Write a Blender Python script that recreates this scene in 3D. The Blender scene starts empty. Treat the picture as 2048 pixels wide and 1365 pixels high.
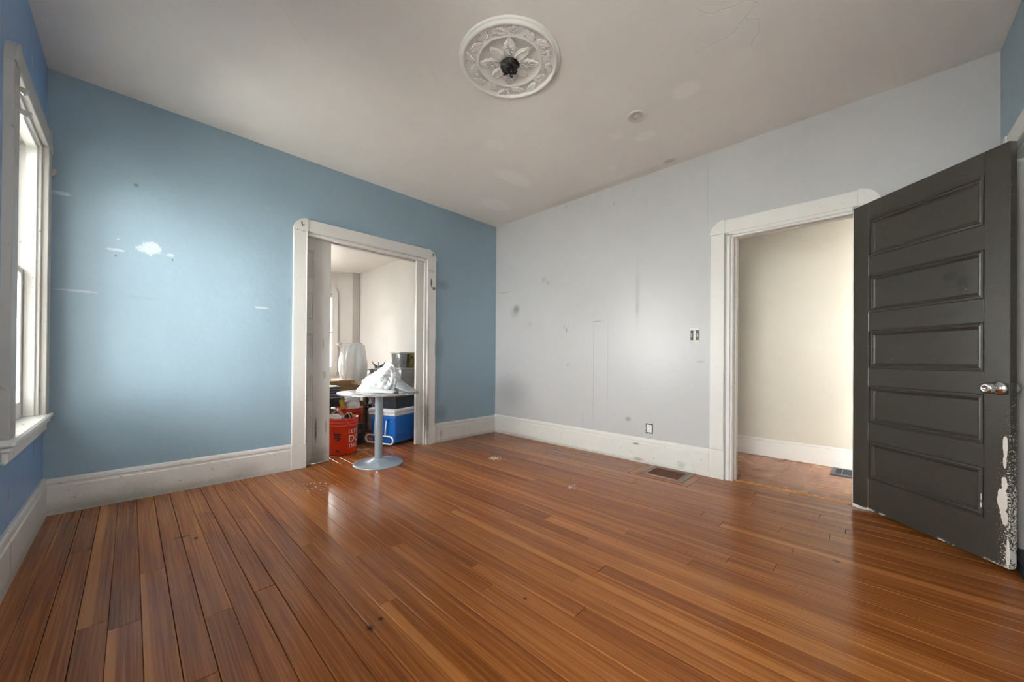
import bpy, bmesh, math, random
from mathutils import Vector, Matrix
random.seed(7)
S = bpy.context.scene
COL = S.collection

# ------------------------------------------------------------------ camera
cam_d = bpy.data.cameras.new('camera'); cam = bpy.data.objects.new('camera', cam_d); COL.objects.link(cam)
F_PX, YAW, PITCH, ROLL = 740.774, 0.7996, 0.0046, 0.0074
cam_d.sensor_fit = 'HORIZONTAL'; cam_d.sensor_width = 36.0
cam_d.lens = 36.0 * F_PX / 2048.0
cam_d.shift_y = 30.67 / 2048.0
cam_d.clip_start = 0.02
fw = Vector((math.sin(YAW) * math.cos(PITCH), math.cos(YAW) * math.cos(PITCH), math.sin(PITCH)))
r0 = Vector((math.cos(YAW), -math.sin(YAW), 0.0)); u0 = r0.cross(fw)
rt = r0 * math.cos(ROLL) + u0 * math.sin(ROLL); up = u0 * math.cos(ROLL) - r0 * math.sin(ROLL)
M = Matrix((rt, up, -fw)).transposed().to_4x4(); M.translation = Vector((-3.4574, -3.674, 1.0))
cam.matrix_world = M
S.camera = cam

# ------------------------------------------------------------------ daylight and exposure
SKY = 5.2
world = bpy.data.worlds.new('overcast_sky'); S.world = world; world.use_nodes = True
bg = world.node_tree.nodes['Background']
bg.inputs[0].default_value = (1.0, 0.965, 0.915, 1.0); bg.inputs[1].default_value = SKY
S.view_settings.view_transform = 'Standard'; S.view_settings.look = 'None'
S.view_settings.gamma = 1.0; S.view_settings.use_curve_mapping = False
S.view_settings.exposure = 2.83
S.cycles.max_bounces = 9; S.cycles.diffuse_bounces = 6; S.cycles.glossy_bounces = 3; S.cycles.transmission_bounces = 4
S.cycles.use_adaptive_sampling = True; S.cycles.adaptive_threshold = 0.12; S.cycles.adaptive_min_samples = 16
S.cycles.transparent_max_bounces = 12; S.cycles.sample_clamp_indirect = 12.0
S.cycles.use_denoising = True
try: S.cycles.denoiser = 'OPENIMAGEDENOISE'
except Exception: pass
S.cycles.caustics_reflective = False; S.cycles.caustics_refractive = False

def portal(loc, normal, w, h):
    """daylight portal filling a window opening (light sampling only; the sky is the light)"""
    l = bpy.data.lights.new('window_portal', 'AREA'); l.shape = 'RECTANGLE'; l.size = w; l.size_y = h
    l.cycles.is_portal = True
    o = bpy.data.objects.new('window_portal', l); COL.objects.link(o)
    o.rotation_euler = Vector(normal).to_track_quat('-Z', 'Z').to_euler()
    o.location = loc
    o['kind'] = 'helper'
    return o

# ------------------------------------------------------------------ room size (metres)
LB, LG, H, TH = 3.832, 4.199, 2.781, 0.14    # blue wall length, grey wall length, ceiling height, wall thickness
HALL_X = 1.14
BR_X, BR_Y = -0.05, 4.20                     # back room: right wall, far wall

# ------------------------------------------------------------------ mesh builder
class MB:
    def __init__(s): s.v = []; s.f = []; s.sm = []
    def add(s, verts, faces, smooth=False, mat=None):
        b = len(s.v)
        s.v += [tuple((mat @ Vector(p)) if mat else p) for p in verts]
        s.f += [tuple(b + i for i in f) for f in faces]; s.sm += [smooth] * len(faces)
        return s
    def box(s, x0, x1, y0, y1, z0, z1, mat=None):
        x0, x1 = sorted((x0, x1)); y0, y1 = sorted((y0, y1)); z0, z1 = sorted((z0, z1))
        return s.add([(x0,y0,z0),(x1,y0,z0),(x1,y1,z0),(x0,y1,z0),(x0,y0,z1),(x1,y0,z1),(x1,y1,z1),(x0,y1,z1)],
              [(3,2,1,0),(4,5,6,7),(0,1,5,4),(1,2,6,5),(2,3,7,6),(3,0,4,7)], mat=mat)
    def cbox(s, x0, x1, y0, y1, z0, z1, c=0.004, mat=None):
        """chamfered box"""
        bm = bmesh.new()
        r = bmesh.ops.create_cube(bm, size=1.0)
        for v in bm.verts:
            v.co = Vector((x0 + (v.co.x + .5) * (x1 - x0), y0 + (v.co.y + .5) * (y1 - y0), z0 + (v.co.z + .5) * (z1 - z0)))
        c = min(c, .45 * min(abs(x1-x0), abs(y1-y0), abs(z1-z0)))
        bmesh.ops.bevel(bm, geom=list(bm.edges), offset=c, segments=1, affect='EDGES')
        return s.frombm(bm, mat=mat)
    def rbox(s, x0, x1, y0, y1, z0, z1, c=0.02, seg=4, mat=None):
        bm = bmesh.new(); bmesh.ops.create_cube(bm, size=1.0)
        for v in bm.verts:
            v.co = Vector((x0 + (v.co.x + .5) * (x1 - x0), y0 + (v.co.y + .5) * (y1 - y0), z0 + (v.co.z + .5) * (z1 - z0)))
        bmesh.ops.bevel(bm, geom=list(bm.edges), offset=c, segments=seg, affect='EDGES', profile=.5)
        return s.frombm(bm, True, mat)
    def frombm(s, bm, smooth=False, mat=None):
        bm.verts.index_update()
        s.add([tuple(v.co) for v in bm.verts], [tuple(v.index for v in f.verts) for f in bm.faces], smooth, mat)
        bm.free(); return s
    def lathe(s, prof, n=40, mat=None, cap=True, smooth=True, a0=0, a1=2*math.pi):
        full = abs(a1 - a0 - 2*math.pi) < 1e-6
        m = n if full else n + 1; V = []; Fc = []
        for k in range(m):
            a = a0 + (a1 - a0) * k / n
            for r, z in prof: V.append((r*math.cos(a), r*math.sin(a), z))
        p = len(prof)
        for k in range(n):
            k2 = (k + 1) % m
            for i in range(p - 1):
                Fc.append((k*p+i, k2*p+i, k2*p+i+1, k*p+i+1))
        s.add(V, Fc, smooth, mat)
        if cap and full:
            for idx, rev in ((0, True), (p-1, False)):
                if prof[idx][0] > 1e-6:
                    c = [(prof[idx][0]*math.cos(2*math.pi*k/n), prof[idx][0]*math.sin(2*math.pi*k/n), prof[idx][1]) for k in range(n)]
                    ids = tuple(range(n)); s.add(c, [ids[::-1] if rev else ids], False, mat)
        return s
    def tube(s, pts, r, n=8, closed=False, mat=None, cap=True):
        pts = [Vector(p) for p in pts]; m = len(pts); V = []; Fc = []
        rr = r if isinstance(r, (list, tuple)) else [r] * m
        prev = None
        for i, p in enumerate(pts):
            if closed: t = pts[(i+1) % m] - pts[i-1]
            else: t = pts[min(i+1, m-1)] - pts[max(i-1, 0)]
            t.normalize()
            if prev is None:
                a = Vector((0,0,1)) if abs(t.z) < .9 else Vector((1,0,0)); nn = t.cross(a).normalized()
            else:
                nn = (prev - t * prev.dot(t)); nn = nn.normalized() if nn.length > 1e-6 else t.orthogonal().normalized()
            prev = nn; bb = t.cross(nn)
            for k in range(n):
                a = 2*math.pi*k/n; V.append(tuple(p + (nn*math.cos(a) + bb*math.sin(a)) * rr[i]))
        for i in range(m if closed else m-1):
            j = (i+1) % m
            for k in range(n):
                k2 = (k+1) % n; Fc.append((i*n+k, i*n+k2, j*n+k2, j*n+k))
        s.add(V, Fc, True, mat)
        if cap and not closed:
            s.add([V[k] for k in range(n)], [tuple(range(n))[::-1]], False)
            s.add([V[(m-1)*n+k] for k in range(n)], [tuple(range(n))], False)
        return s
    def prism(s, poly, d0, d1, fn, smooth=False):
        """poly: 2D outline (ccw), extruded d0..d1, fn(a,b,d)->xyz"""
        n = len(poly)
        V = [fn(a, b, d0) for a, b in poly] + [fn(a, b, d1) for a, b in poly]
        Fc = [tuple(range(n))[::-1], tuple(range(n, 2*n))]
        Fc += [(i, (i+1) % n, n + (i+1) % n, n + i) for i in range(n)]
        return s.add(V, Fc, smooth)
    def build(s, name, mat, parent=None, fix=True, loc=None):
        me = bpy.data.meshes.new(name); me.from_pydata(s.v, [], s.f); me.update()
        me.polygons.foreach_set('use_smooth', s.sm)
        if fix:
            bm = bmesh.new(); bm.from_mesh(me); bmesh.ops.recalc_face_normals(bm, faces=bm.faces); bm.to_mesh(me); bm.free()
        me.materials.append(mat)
        o = bpy.data.objects.new(name, me); COL.objects.link(o)
        if parent: o.parent = parent
        if loc: o.location = loc
        return o

def empty(name, loc=(0,0,0), rz=0):
    o = bpy.data.objects.new(name, None); COL.objects.link(o); o.location = loc; o.rotation_euler = (0,0,rz)
    o.empty_display_size = .05; return o
def tag(o, label=None, cat=None, group=None, kind=None):
    if label: o['label'] = label
    if cat: o['category'] = cat
    if group: o['group'] = group
    if kind: o['kind'] = kind
    return o
def struct(o, label, cat='structure'):
    return tag(o, label, cat, kind='structure')
def solid(o, off):
    return o

# ------------------------------------------------------------------ material helpers
class NT:
    def __init__(s, name):
        s.m = bpy.data.materials.new(name); s.m.use_nodes = True; s.t = s.m.node_tree
        s.b = s.t.nodes['Principled BSDF']; s._n = {}
    def n(s, typ, **kw):
        x = s.t.nodes.new(typ)
        for k, v in kw.items(): setattr(x, k, v)
        return x
    def l(s, a, b): s.t.links.new(a, b)
    def val(s, sock, v):
        if hasattr(v, 'is_output') or isinstance(v, bpy.types.NodeSocket): s.l(v, sock)
        else: sock.default_value = v
    def math(s, op, a, b=0.0, c=None, clamp=False):
        x = s.n('ShaderNodeMath', operation=op); x.use_clamp = clamp
        s.val(x.inputs[0], a); s.val(x.inputs[1], b)
        if c is not None: s.val(x.inputs[2], c)
        return x.outputs[0]
    def mix(s, fac, a, b, blend='MIX'):
        x = s.n('ShaderNodeMix', data_type='RGBA', blend_type=blend)
        s.val(x.inputs[0], fac)
        for i, c in ((6, a), (7, b)):
            if isinstance(c, (tuple, list)): x.inputs[i].default_value = (*c[:3], 1.0)
            else: s.l(c, x.inputs[i])
        return x.outputs[2]
    def coord(s, which='Object'):
        if 'tc' not in s._n: s._n['tc'] = s.n('ShaderNodeTexCoord')
        return s._n['tc'].outputs[which]
    def mapping(s, vec, scale=(1,1,1), loc=(0,0,0), rot=(0,0,0)):
        x = s.n('ShaderNodeMapping'); s.l(vec, x.inputs[0])
        x.inputs[1].default_value = loc; x.inputs[2].default_value = rot; x.inputs[3].default_value = scale
        return x.outputs[0]
    def noise(s, vec, scale, detail=3.0, rough=.55, dist=0.0):
        x = s.n('ShaderNodeTexNoise'); s.l(vec, x.inputs['Vector'])
        x.inputs['Scale'].default_value = scale; x.inputs['Detail'].default_value = detail
        x.inputs['Roughness'].default_value = rough; x.inputs['Distortion'].default_value = dist
        return x.outputs['Fac']
    def rng(s, v, a, b, c=0.0, d=1.0, smooth=False):
        x = s.n('ShaderNodeMapRange'); x.clamp = True
        if smooth: x.interpolation_type = 'SMOOTHSTEP'
        s.val(x.inputs[0], v); x.inputs[1].default_value = a; x.inputs[2].default_value = b
        x.inputs[3].default_value = c; x.inputs[4].default_value = d
        return x.outputs[0]
    def ramp(s, v, stops):
        x = s.n('ShaderNodeValToRGB'); s.l(v, x.inputs[0]); e = x.color_ramp.elements
        while len(e) < len(stops): e.new(.5)
        for k, (p, c) in enumerate(stops): e[k].position = p; e[k].color = (*c, 1.0)
        return x.outputs[0]
    def sep(s, vec):
        x = s.n('ShaderNodeSeparateXYZ'); s.l(vec, x.inputs[0]); return x.outputs
    def bump(s, h, strength=.2, dist=.01):
        x = s.n('ShaderNodeBump'); x.inputs['Strength'].default_value = strength; x.inputs['Distance'].default_value = dist
        s.l(h, x.inputs['Height']); s.l(x.outputs[0], s.b.inputs['Normal']); return x
    def col(s, c):
        if isinstance(c, (tuple, list)): s.b.inputs['Base Color'].default_value = (*c[:3], 1.0)
        else: s.l(c, s.b.inputs['Base Color'])
    def set(s, **kw):
        for k, v in kw.items(): s.val(s.b.inputs[k.replace('_', ' ')], v)
        return s

def simple(name, c, rough=.5, metal=0.0, var=.06, vscale=9.0, bump=0.0, bscale=40.0, spec=.5):
    """plain procedural material with slight tone variation"""
    t = NT(name); f = t.noise(t.coord(), vscale, 4)
    t.col(t.mix(t.rng(f, .3, .7), tuple(x * (1 - var) for x in c), tuple(min(1, x * (1 + var)) for x in c)))
    t.set(Roughness=rough, Metallic=metal, Specular_IOR_Level=spec)
    if bump: t.bump(t.noise(t.coord(), bscale, 3), bump, .01)
    return t.m

def paint(name, c, rough=.45, ab='xz', marks=(), var=.05, bump=.12, bscale=55, spec=.5, patch=None, rvar=.1, drybrush=0):
    """wall / trim paint. stains: (a, b, ra, rb, softness, strength, colour, ragged)"""
    t = NT(name); P = t.coord(); big = t.noise(P, 1.4, 4); fine = t.noise(P, 14, 4, .65)
    color = t.mix(t.rng(big, .3, .7), tuple(x * (1 - var) for x in c), tuple(min(1, x * (1 + var)) for x in c))
    color = t.mix(t.rng(fine, .35, .75, 0, .12), color, tuple(min(1, x * 1.18) for x in c))
    if drybrush:
        sp = t.noise(P, 38, 2, .5)
        color = t.mix(t.rng(sp, .69, .74, 0, drybrush), color, (.12, .11, .09))
    o = t.sep(P); A = o['XYZ'.index(ab[0].upper())]; B = o['XYZ'.index(ab[1].upper())]
    rg_ = t.math('ADD', t.math('MULTIPLY', fine, .5), t.math('MULTIPLY', t.noise(P, 70, 2, .6), .5)) if marks else None
    for (a, b, ra, rb, soft, k, sc, rag) in marks:
        da = t.math('DIVIDE', t.math('SUBTRACT', A, a), ra); db = t.math('DIVIDE', t.math('SUBTRACT', B, b), rb)
        d = t.math('SQRT', t.math('ADD', t.math('MULTIPLY', da, da), t.math('MULTIPLY', db, db)))
        if rag: d = t.math('ADD', d, t.math('MULTIPLY', t.math('SUBTRACT', rg_, .5), rag * 1.25))
        mk = t.rng(d, 1 - soft, 1 + soft, k, 0, smooth=True)
        color = t.mix(mk, color, sc)
    t.col(color)
    t.set(Roughness=t.rng(big, .3, .7, rough - rvar * .5, rough + rvar * .5), Specular_IOR_Level=spec)
    if bump:
        h = t.math('ADD', t.noise(P, bscale, 2, .6), t.math('MULTIPLY', t.noise(P, 5, 2), 1.6))
        t.bump(h, bump, .006)
    return t.m

# ------------------------------------------------------------------ materials of the shell
WHITE_P = (.43, .49, .54); GREY_D = (.10, .10, .11)
m_blue = paint('paint_blue_back', (.236, .332, .402), .48, 'xz', [
    (-3.365, 1.762, .052, .046, .08, 1, WHITE_P, 1.9), (-3.415, 1.75, .030, .022, .1, .9, WHITE_P, 2.4),
    (-3.534, 1.714, .044, .009, .2, .95, WHITE_P, 1.6), (-3.262, 1.732, .018, .011, .25, .95, WHITE_P, .8),
    (-3.523, 1.788, .009, .004, .3, .9, WHITE_P, .5), (-3.443, 2.183, .012, .012, .5, .6, GREY_D, .8),
    (-3.705, 1.412, .085, .008, .3, .7, (.42, .49, .54), 1.2), (-3.404, 1.404, .085, .009, .5, .35, (.20, .30, .36), .5),
    (-2.697, 1.406, .055, .009, .2, .9, WHITE_P, 1.4), (-3.535, 1.675, .006, .006, .4, .7, GREY_D, .3),
    (-3.25, 1.70, .006, .008, .4, .6, GREY_D, .3), (-0.86, 1.868, .07, .05, .8, .35, GREY_D, .8),
    (-0.90, 1.1, .05, .12, .9, .25, GREY_D, .8), (-0.88, .33, .07, .09, .9, .4, (.09, .12, .14), 1.0),
    (-3.77, 2.02, .035, .012, .4, .5, (.6, .72, .8), .9)], var=.04, bump=.22, bscale=26, rvar=.10)
m_blue_l = paint('paint_blue_window_wall', (.175, .30, .52), .40, 'yz', [
    (-.32, .475, .014, .05, .5, .8, (.05, .07, .12), 2.6), (-.917, .335, .016, .05, .5, .85, (.05, .07, .12), 2.6), (-.91, .31, .03, .05, .6, .5, (.35, .48, .68), 2.4),
    (-.5, 2.55, .02, .03, .6, .4, (.5, .6, .7), 1.0), (-1.2, 2.4, .02, .3, .7, .4, (.45, .58, .72), 1.4)], bump=.2, bscale=26)
m_blue_f = paint('paint_blue_front', (.236, .332, .402), .38, 'xz', [(-.03, 2.5, .02, .02, .4, .5, GREY_D, .5)], bump=.2, bscale=26)
GS = (.13, .13, .135)
m_grey = paint('paint_grey', (.445, .45, .462), .34, 'yz', [
    (-.385, 1.63, .045, .045, .9, .65, GS, .8), (-.36, 1.59, .06, .06, .9, .25, GS, .6), (-.30, .58, .24, .16, .9, .28, GS, .3),  # last entry: broad soft darkening low beside the room corner
    (-2.024, 1.62, .020, .23, .9, .22, GS, .5), (-2.02, 1.50, .012, .06, .9, .2, GS, .5),
    (-1.533, .88, .004, .53, .5, .3, GS, .9), (-1.701, .885, .004, .52, .5, .22, GS, .9), (-1.56, 1.395, .06, .005, .5, .5, GS, 1.2),
    (-1.14, 1.36, .006, .03, .4, .7, GS, .8), (-1.175, 1.325, .006, .03, .4, .7, GS, .8),
    (-1.158, 2.735, .012, .016, .5, .3, GS, 1.2), (-1.763, 2.598, .012, .014, .5, .3, GS, 1.2),
    (-.833, 1.946, .04, .035, .5, .2, GS, 1.6), (-.90, 1.90, .02, .02, .5, .3, GS, 1.5), (-.17, 1.87, .12, .006, .5, .35, GS, .8),
    (-2.653, 2.42, .004, .36, .4, .14, GS, .2), (-2.60, .98, .03, .008, .5, .35, GS, 1.0), (-1.93, .40, .025, .02, .5, .45, GS, 1.4),
    (-1.20, .93, .02, .02, .6, .25, GS, 1.0), (-1.40, .30, .004, .12, .5, .3, GS, .8), (-.62, 1.42, .03, .03, .7, .15, GS, .8)],
    var=.035, bump=.2, bscale=24, rvar=.10)
PT = (.80, .78, .745)
def ceiling_mat():
    m = paint('paint_ceiling', (.69, .665, .635), .55, 'xy', [
        (-.813, -1.127, .22, .10, .25, .55, PT, .9), (-.522, -.527, .20, .13, .25, .5, PT, .9), (-.916, -2.789, .075, .085, .2, .5, PT, .8),
        (-.614, -2.372, .06, .085, .2, .5, PT, .9), (-.767, -2.201, .06, .05, .3, .4, PT, .9), (-.343, -1.935, .06, .045, .25, .5, PT, .7),
        (-1.352, -1.411, .10, .06, .3, .4, PT, .9), (-.963, -3.124, .06, .06, .4, .35, PT, .8), (-.10, -2.37, .03, .05, .5, .5, (.30, .24, .17), 1.0),
        (-.06, -1.6, .05, .7, .8, .3, (.42, .36, .28), .8)], var=.04, bump=0)
    t = NT.__new__(NT); t.m = m; t.t = m.node_tree; t.b = t.t.nodes['Principled BSDF']; t._n = {}
    P = t.coord()
    # trowelled texture plus hairline cracks
    h = t.math('ADD', t.noise(P, 9, 6, .6, .8), t.math('MULTIPLY', t.noise(P, 45, 3), .35))
    vor = t.n('ShaderNodeTexVoronoi', feature='DISTANCE_TO_EDGE')
    w = t.n('ShaderNodeVectorMath', operation='ADD'); t.l(P, w.inputs[0])
    ns = t.n('ShaderNodeTexNoise'); t.l(P, ns.inputs[0]); ns.inputs['Scale'].default_value = 3
    sc = t.n('ShaderNodeVectorMath', operation='SCALE'); t.l(ns.outputs['Color'], sc.inputs[0]); sc.inputs['Scale'].default_value = .45
    t.l(sc.outputs[0], w.inputs[1]); t.l(w.outputs[0], vor.inputs['Vector']); vor.inputs['Scale'].default_value = .9
    crack = t.math('MULTIPLY', t.rng(vor.outputs['Distance'], 0, .006, 1, 0), t.rng(t.noise(P, 1.7, 2), .5, .62))
    t.bump(t.math('SUBTRACT', h, t.math('MULTIPLY', crack, 1.5)), .22, .006)
    return m
m_ceil = ceiling_mat()
DIRT = (.16, .15, .12)
m_trim = paint('paint_trim', (.63, .62, .60), .38, 'xz', [], var=.03, bump=.10, bscale=60, drybrush=.25)
m_trim_back = paint('paint_trim_pocket', (.59, .575, .555), .38, 'xz', [
    (-2.40, 2.185, .012, .018, .4, 0, DIRT, .5), (-1.045, 1.865, .010, .045, .5, .95, (.02, .02, .02), .8), (-1.01, 1.80, .022, .018, .6, .85, (.02, .02, .02), .8),
    (-1.085, 1.2, .012, .25, .8, .45, (.06, .05, .04), 1.4), (-1.085, .30, .02, .2, .8, .7, (.05, .045, .04), 1.4), (-.985, 1.1, .008, .09, .7, .5, (.06, .05, .05), 1.2),
    (-1.04, 2.0, .04, .015, .9, .3, DIRT, .6)], var=.03, bump=.1, drybrush=.15)
m_base_back = paint('paint_baseboard_back', (.57, .555, .535), .42, 'xz', [
    (-3.6, .02, .35, .05, .9, .55, (.20, .20, .15), 1.0), (-3.2, .015, .5, .03, .9, .5, (.22, .20, .15), 1.2), (-2.8, .06, .10, .05, .9, .3, DIRT, 1.2),
    (-.89, .10, .012, .05, .8, .6, DIRT, .8), (-.5, .01, .5, .02, .9, .4, DIRT, 1.2), (-3.4, .09, .1, .04, .9, .25, DIRT, 1.0)], var=.04, bump=.15, drybrush=.4)
m_base_right = paint('paint_baseboard_right', (.62, .615, .59), .40, 'yz', [
    (-2.03, .175, .03, .008, .5, .8, DIRT, 1.0), (-2.05, .03, .04, .012, .7, .6, DIRT, 1.0), (-.5, .015, .4, .02, .9, .35, DIRT, 1.0),
    (-2.78, .11, .014, .05, .5, .8, (.25, .23, .18), 1.0), (-1.5, .01, .8, .015, .9, .35, DIRT, 1.2), (-2.45, .05, .03, .03, .8, .3, DIRT, 1.2)], var=.03, bump=.15, drybrush=.4)
m_base_left = paint('paint_baseboard_left', (.56, .55, .53), .42, 'yz', [
    (-.3, .06, .01, .1, .7, .4, DIRT, 1.2), (-.8, .02, .6, .03, .9, .4, DIRT, 1.2), (-1.0, .12, .012, .08, .7, .5, DIRT, 1.2)], var=.05, bump=.2, drybrush=.6)
m_pocket = paint('paint_pocket_door', (.50, .48, .455), .40, 'xz', [
    (-2.22, .06, .09, .09, .8, .6, (.15, .15, .12), 1.3), (-2.25, .30, .008, .10, .6, .85, (.04, .035, .03), 1.8), (-2.19, 1.12, .004, .04, .5, .7, DIRT, 1.5),
    (-2.16, .33, .006, .06, .6, .7, DIRT, 1.5), (-2.25, .02, .12, .02, .8, .5, DIRT, 1.2)], var=.05, bump=.12)
m_window = paint('paint_window', (.62, .61, .59), .4, 'xz', [], var=.04, bump=.12, drybrush=.5)
m_wcasing = paint('paint_window_casing', (.40, .385, .365), .45, 'yz', [], var=.06, bump=.15, drybrush=.4)
m_sill = paint('paint_window_stool', (.66, .65, .62), .4, 'yz', [], var=.06, bump=.2, drybrush=.9)
m_hall = paint('paint_hall', (.56, .535, .465), .42, 'yz', [(-3.15, 1.7, .30, .30, .9, .25, (.70, .67, .60), 1.2), (-3.2, 1.3, .3, .2, .9, .2, (.68, .66, .58), 1.4)], var=.05, bump=.18, bscale=20)
m_hall_dim = paint('paint_hall_unseen_dark', (.26, .23, .18), .5, 'yz', [], bump=.1)  # unseen hall surfaces, coloured dark to cut bounce light in the hall
m_hall_trim = paint('paint_hall_trim', (.70, .695, .67), .4, 'yz', [], var=.03, bump=.1)
m_back = paint('paint_back_room', (.63, .62, .605), .75, 'yz', [
    (2.95, 1.60, .28, .20, .12, .35, (.74, .72, .69), 2.6), (2.75, 1.30, .2, .22, .12, .3, (.74, .72, .69), 2.6), (3.05, 1.9, .3, .12, .7, .2, (.55, .53, .50), 1.4),
    (2.6, 1.0, .3, .3, .9, .1, (.72, .71, .69), 1.2)], var=.04, bump=.15, bscale=15, spec=.2)
m_back_ceil = paint('paint_back_ceiling', (.74, .73, .71), .6, 'xy', [], var=.03, bump=.35, bscale=9)
m_dark_gap = simple('dark_gap', (.015, .013, .012), .8)

def glass_pane(name, tint=(.96, .98, .98)):
    t = NT(name); tr = t.n('ShaderNodeBsdfTransparent'); tr.inputs[0].default_value = (*tint, 1)
    gl = t.n('ShaderNodeBsdfGlossy'); gl.inputs['Roughness'].default_value = .02
    fr = t.n('ShaderNodeFresnel'); fr.inputs[0].default_value = 1.45
    mx = t.n('ShaderNodeMixShader'); t.l(t.math('MULTIPLY', fr.outputs[0], .8), mx.inputs[0]); t.l(tr.outputs[0], mx.inputs[1]); t.l(gl.outputs[0], mx.inputs[2])
    t.l(mx.outputs[0], t.t.nodes['Material Output'].inputs['Surface'])
    return t.m
m_pane = glass_pane('window_glass')

# ------------------------------------------------------------------ walls with openings
def wall_with_holes(name, mat, a0, a1, holes, fn, d0, d1, label, h=H, extra=None):
    """wall spanned a0..a1 x 0..h, cut by holes (a,b,z0,z1); fn(a, d, z)->xyz with depth d0..d1"""
    mb = MB()
    def slab(p0, p1, z0, z1):
        if p1 - p0 < 1e-4 or z1 - z0 < 1e-4: return
        V = [fn(p, d, z) for z in (z0, z1) for (p, d) in ((p0, d0), (p1, d0), (p1, d1), (p0, d1))]
        mb.add(V, [(3,2,1,0),(4,5,6,7),(0,1,5,4),(1,2,6,5),(2,3,7,6),(3,0,4,7)])
    x = a0
    for (p, q, z0, z1) in sorted(holes):
        slab(x, p, 0, h); slab(p, q, 0, z0); slab(p, q, z1, h); x = q
    slab(x, a1, 0, h)
    if extra: extra(mb)
    return struct(mb.build(name, mat), label, 'wall')

# blue wall at y = 0: hollow pockets either side of the double doorway
PO0, PO1, POZ = -2.35, -1.095, 2.125
mb = MB()
for (y0, y1) in ((0, .038), (.098, .14)):
    mb.box(-LB, PO0, y0, y1, 0, H); mb.box(PO1, 0, y0, y1, 0, H); mb.box(PO0, PO1, y0, y1, POZ, H)
mb.box(-LB, PO0 - .95, .038, .098, 0, H); mb.box(PO1 + .95, 0, .038, .098, 0, H); mb.box(PO0 - .95, PO1 + .95, .038, .098, POZ + .06, H)
wb = struct(mb.build('wall_back', m_blue), 'blue painted wall with white peeled spots and wide doorway', 'wall')
# grey wall at x = 0
DO0, DO1, DOZ = -3.60, -2.835, 2.045
wall_with_holes('wall_right', m_grey, -LG, 0, [(DO0, DO1, 0, DOZ)], lambda a, d, z: (d, a, z), 0, TH, 'grey painted wall with smudges and hall doorway')
# window wall at x = -LB
W1 = (-1.005, -.175, .645, 2.225); W8 = (-3.66, -2.83, .645, 2.225)
wall_with_holes('wall_left', m_blue_l, -LG - TH, 0 + TH, [(W1[0], W1[1], W1[2] - .034, W1[3]), (W8[0], W8[1], W8[2] - .034, W8[3])], lambda a, d, z: (-LB - d, a, z), 0, TH, 'blue painted wall holding the window')
# wall behind the camera at y = -LG, with a second window and a doorway
W2 = (-3.42, -2.86, 1.20, 2.225); D3 = (-1.05, -.265, 0, 2.06)
wall_with_holes('wall_front', m_blue_f, -LB, TH, [(W2[0], W2[1], W2[2] - .034, W2[3]), D3], lambda a, d, z: (a, -LG - d, z), 0, TH, 'blue painted wall strip behind the open dark door')
# ceiling
struct(MB().box(-LB - TH, TH, -LG - TH, .14, H, H + .1).build('ceiling', m_ceil), 'off white plaster ceiling with trowelled patches', 'ceiling')

# hall beyond the grey wall
HY0, HY1 = -4.6, 1.2
mb = MB(); mb.box(HALL_X, HALL_X + .1, HY0, HY1, 0, H)
struct(mb.build('wall_hall', m_hall), 'cream hall wall seen through the doorway', 'wall')
struct(MB().box(TH, HALL_X, HY0 - .1, HY0, 0, H).build('wall_hall_near_end', m_hall_dim), 'end wall of the hall out of sight, darkened to cut bounce light', 'wall')
struct(MB().box(TH, HALL_X, HY1, HY1 + .1, 0, H).build('wall_hall_far_end', m_hall_dim), 'unseen far end wall of the hall, darkened to cut bounce light', 'wall')
struct(MB().box(TH, TH + .01, 0.14, HY1, 0, H).build('wall_hall_inner', m_hall_dim), 'unseen inner wall of the hall, darkened to cut bounce light', 'wall')
struct(MB().box(TH, HALL_X + .1, HY0 - .1, HY1 + .1, H, H + .1).build('ceiling_hall', m_hall_dim), 'unseen hall ceiling, darkened to cut bounce light', 'ceiling')
struct(MB().cbox(HALL_X - .016, HALL_X, HY0, HY1, 0, .16, .004).cbox(HALL_X - .011, HALL_X, HY0, HY1, .16, .185, .006).build('baseboard_hall', m_hall_trim), 'white baseboard along the cream hall wall', 'baseboard')

# back room with its bay
BAY = [(-.20, 4.20), (-1.33, 5.33), (-2.60, 5.33), (-3.73, 4.20)]
struct(MB().box(BR_X, BR_X + .12, .14, BR_Y, 0, H).build('wall_back_room_right', m_back), 'off white back room wall with a plaster patch', 'wall')
struct(MB().box(BAY[0][0], BR_X + .12, BR_Y, BR_Y + .12, 0, H).build('wall_back_room_return', m_back), 'narrow shaded wall return beside the bay', 'wall')
struct(MB().box(-LB - .12, BAY[3][0], BR_Y, BR_Y + .12, 0, H).build('wall_back_room_return_far', m_back), 'narrow wall return at the far side of the bay', 'wall')
WB = (.41, 1.20, .70, 2.33); WBL = (.41, 1.10, .70, 2.33)
def bay_wall(name, P, Q, holes, label):
    P = Vector((*P, 0)); Q = Vector((*Q, 0)); u = (Q - P); L = u.length; u.normalize(); n = Vector((u.y, -u.x, 0))
    if n.dot(Vector((-1.9, 2.5, 0)) - P) > 0: n = -n
    wall_with_holes(name, m_back, 0, L, [(a, b, c - .034, d) for a, b, c, d in holes], lambda a, d, z: tuple(P + u * a + n * d + Vector((0, 0, z))), 0, .12, label)
    return P, u, -n, L
bayR = bay_wall('wall_bay_right', BAY[0], BAY[1], [WB], 'angled bay wall holding a tall white window')
bayM = bay_wall('wall_bay_middle', BAY[1], BAY[2], [(.2, 1.07, .7, 2.33)], 'middle bay wall')
bayL = bay_wall('wall_bay_left', BAY[2], BAY[3], [WBL], 'left angled bay wall')
WL = (1.6, 2.7, .7, 2.33)
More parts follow.
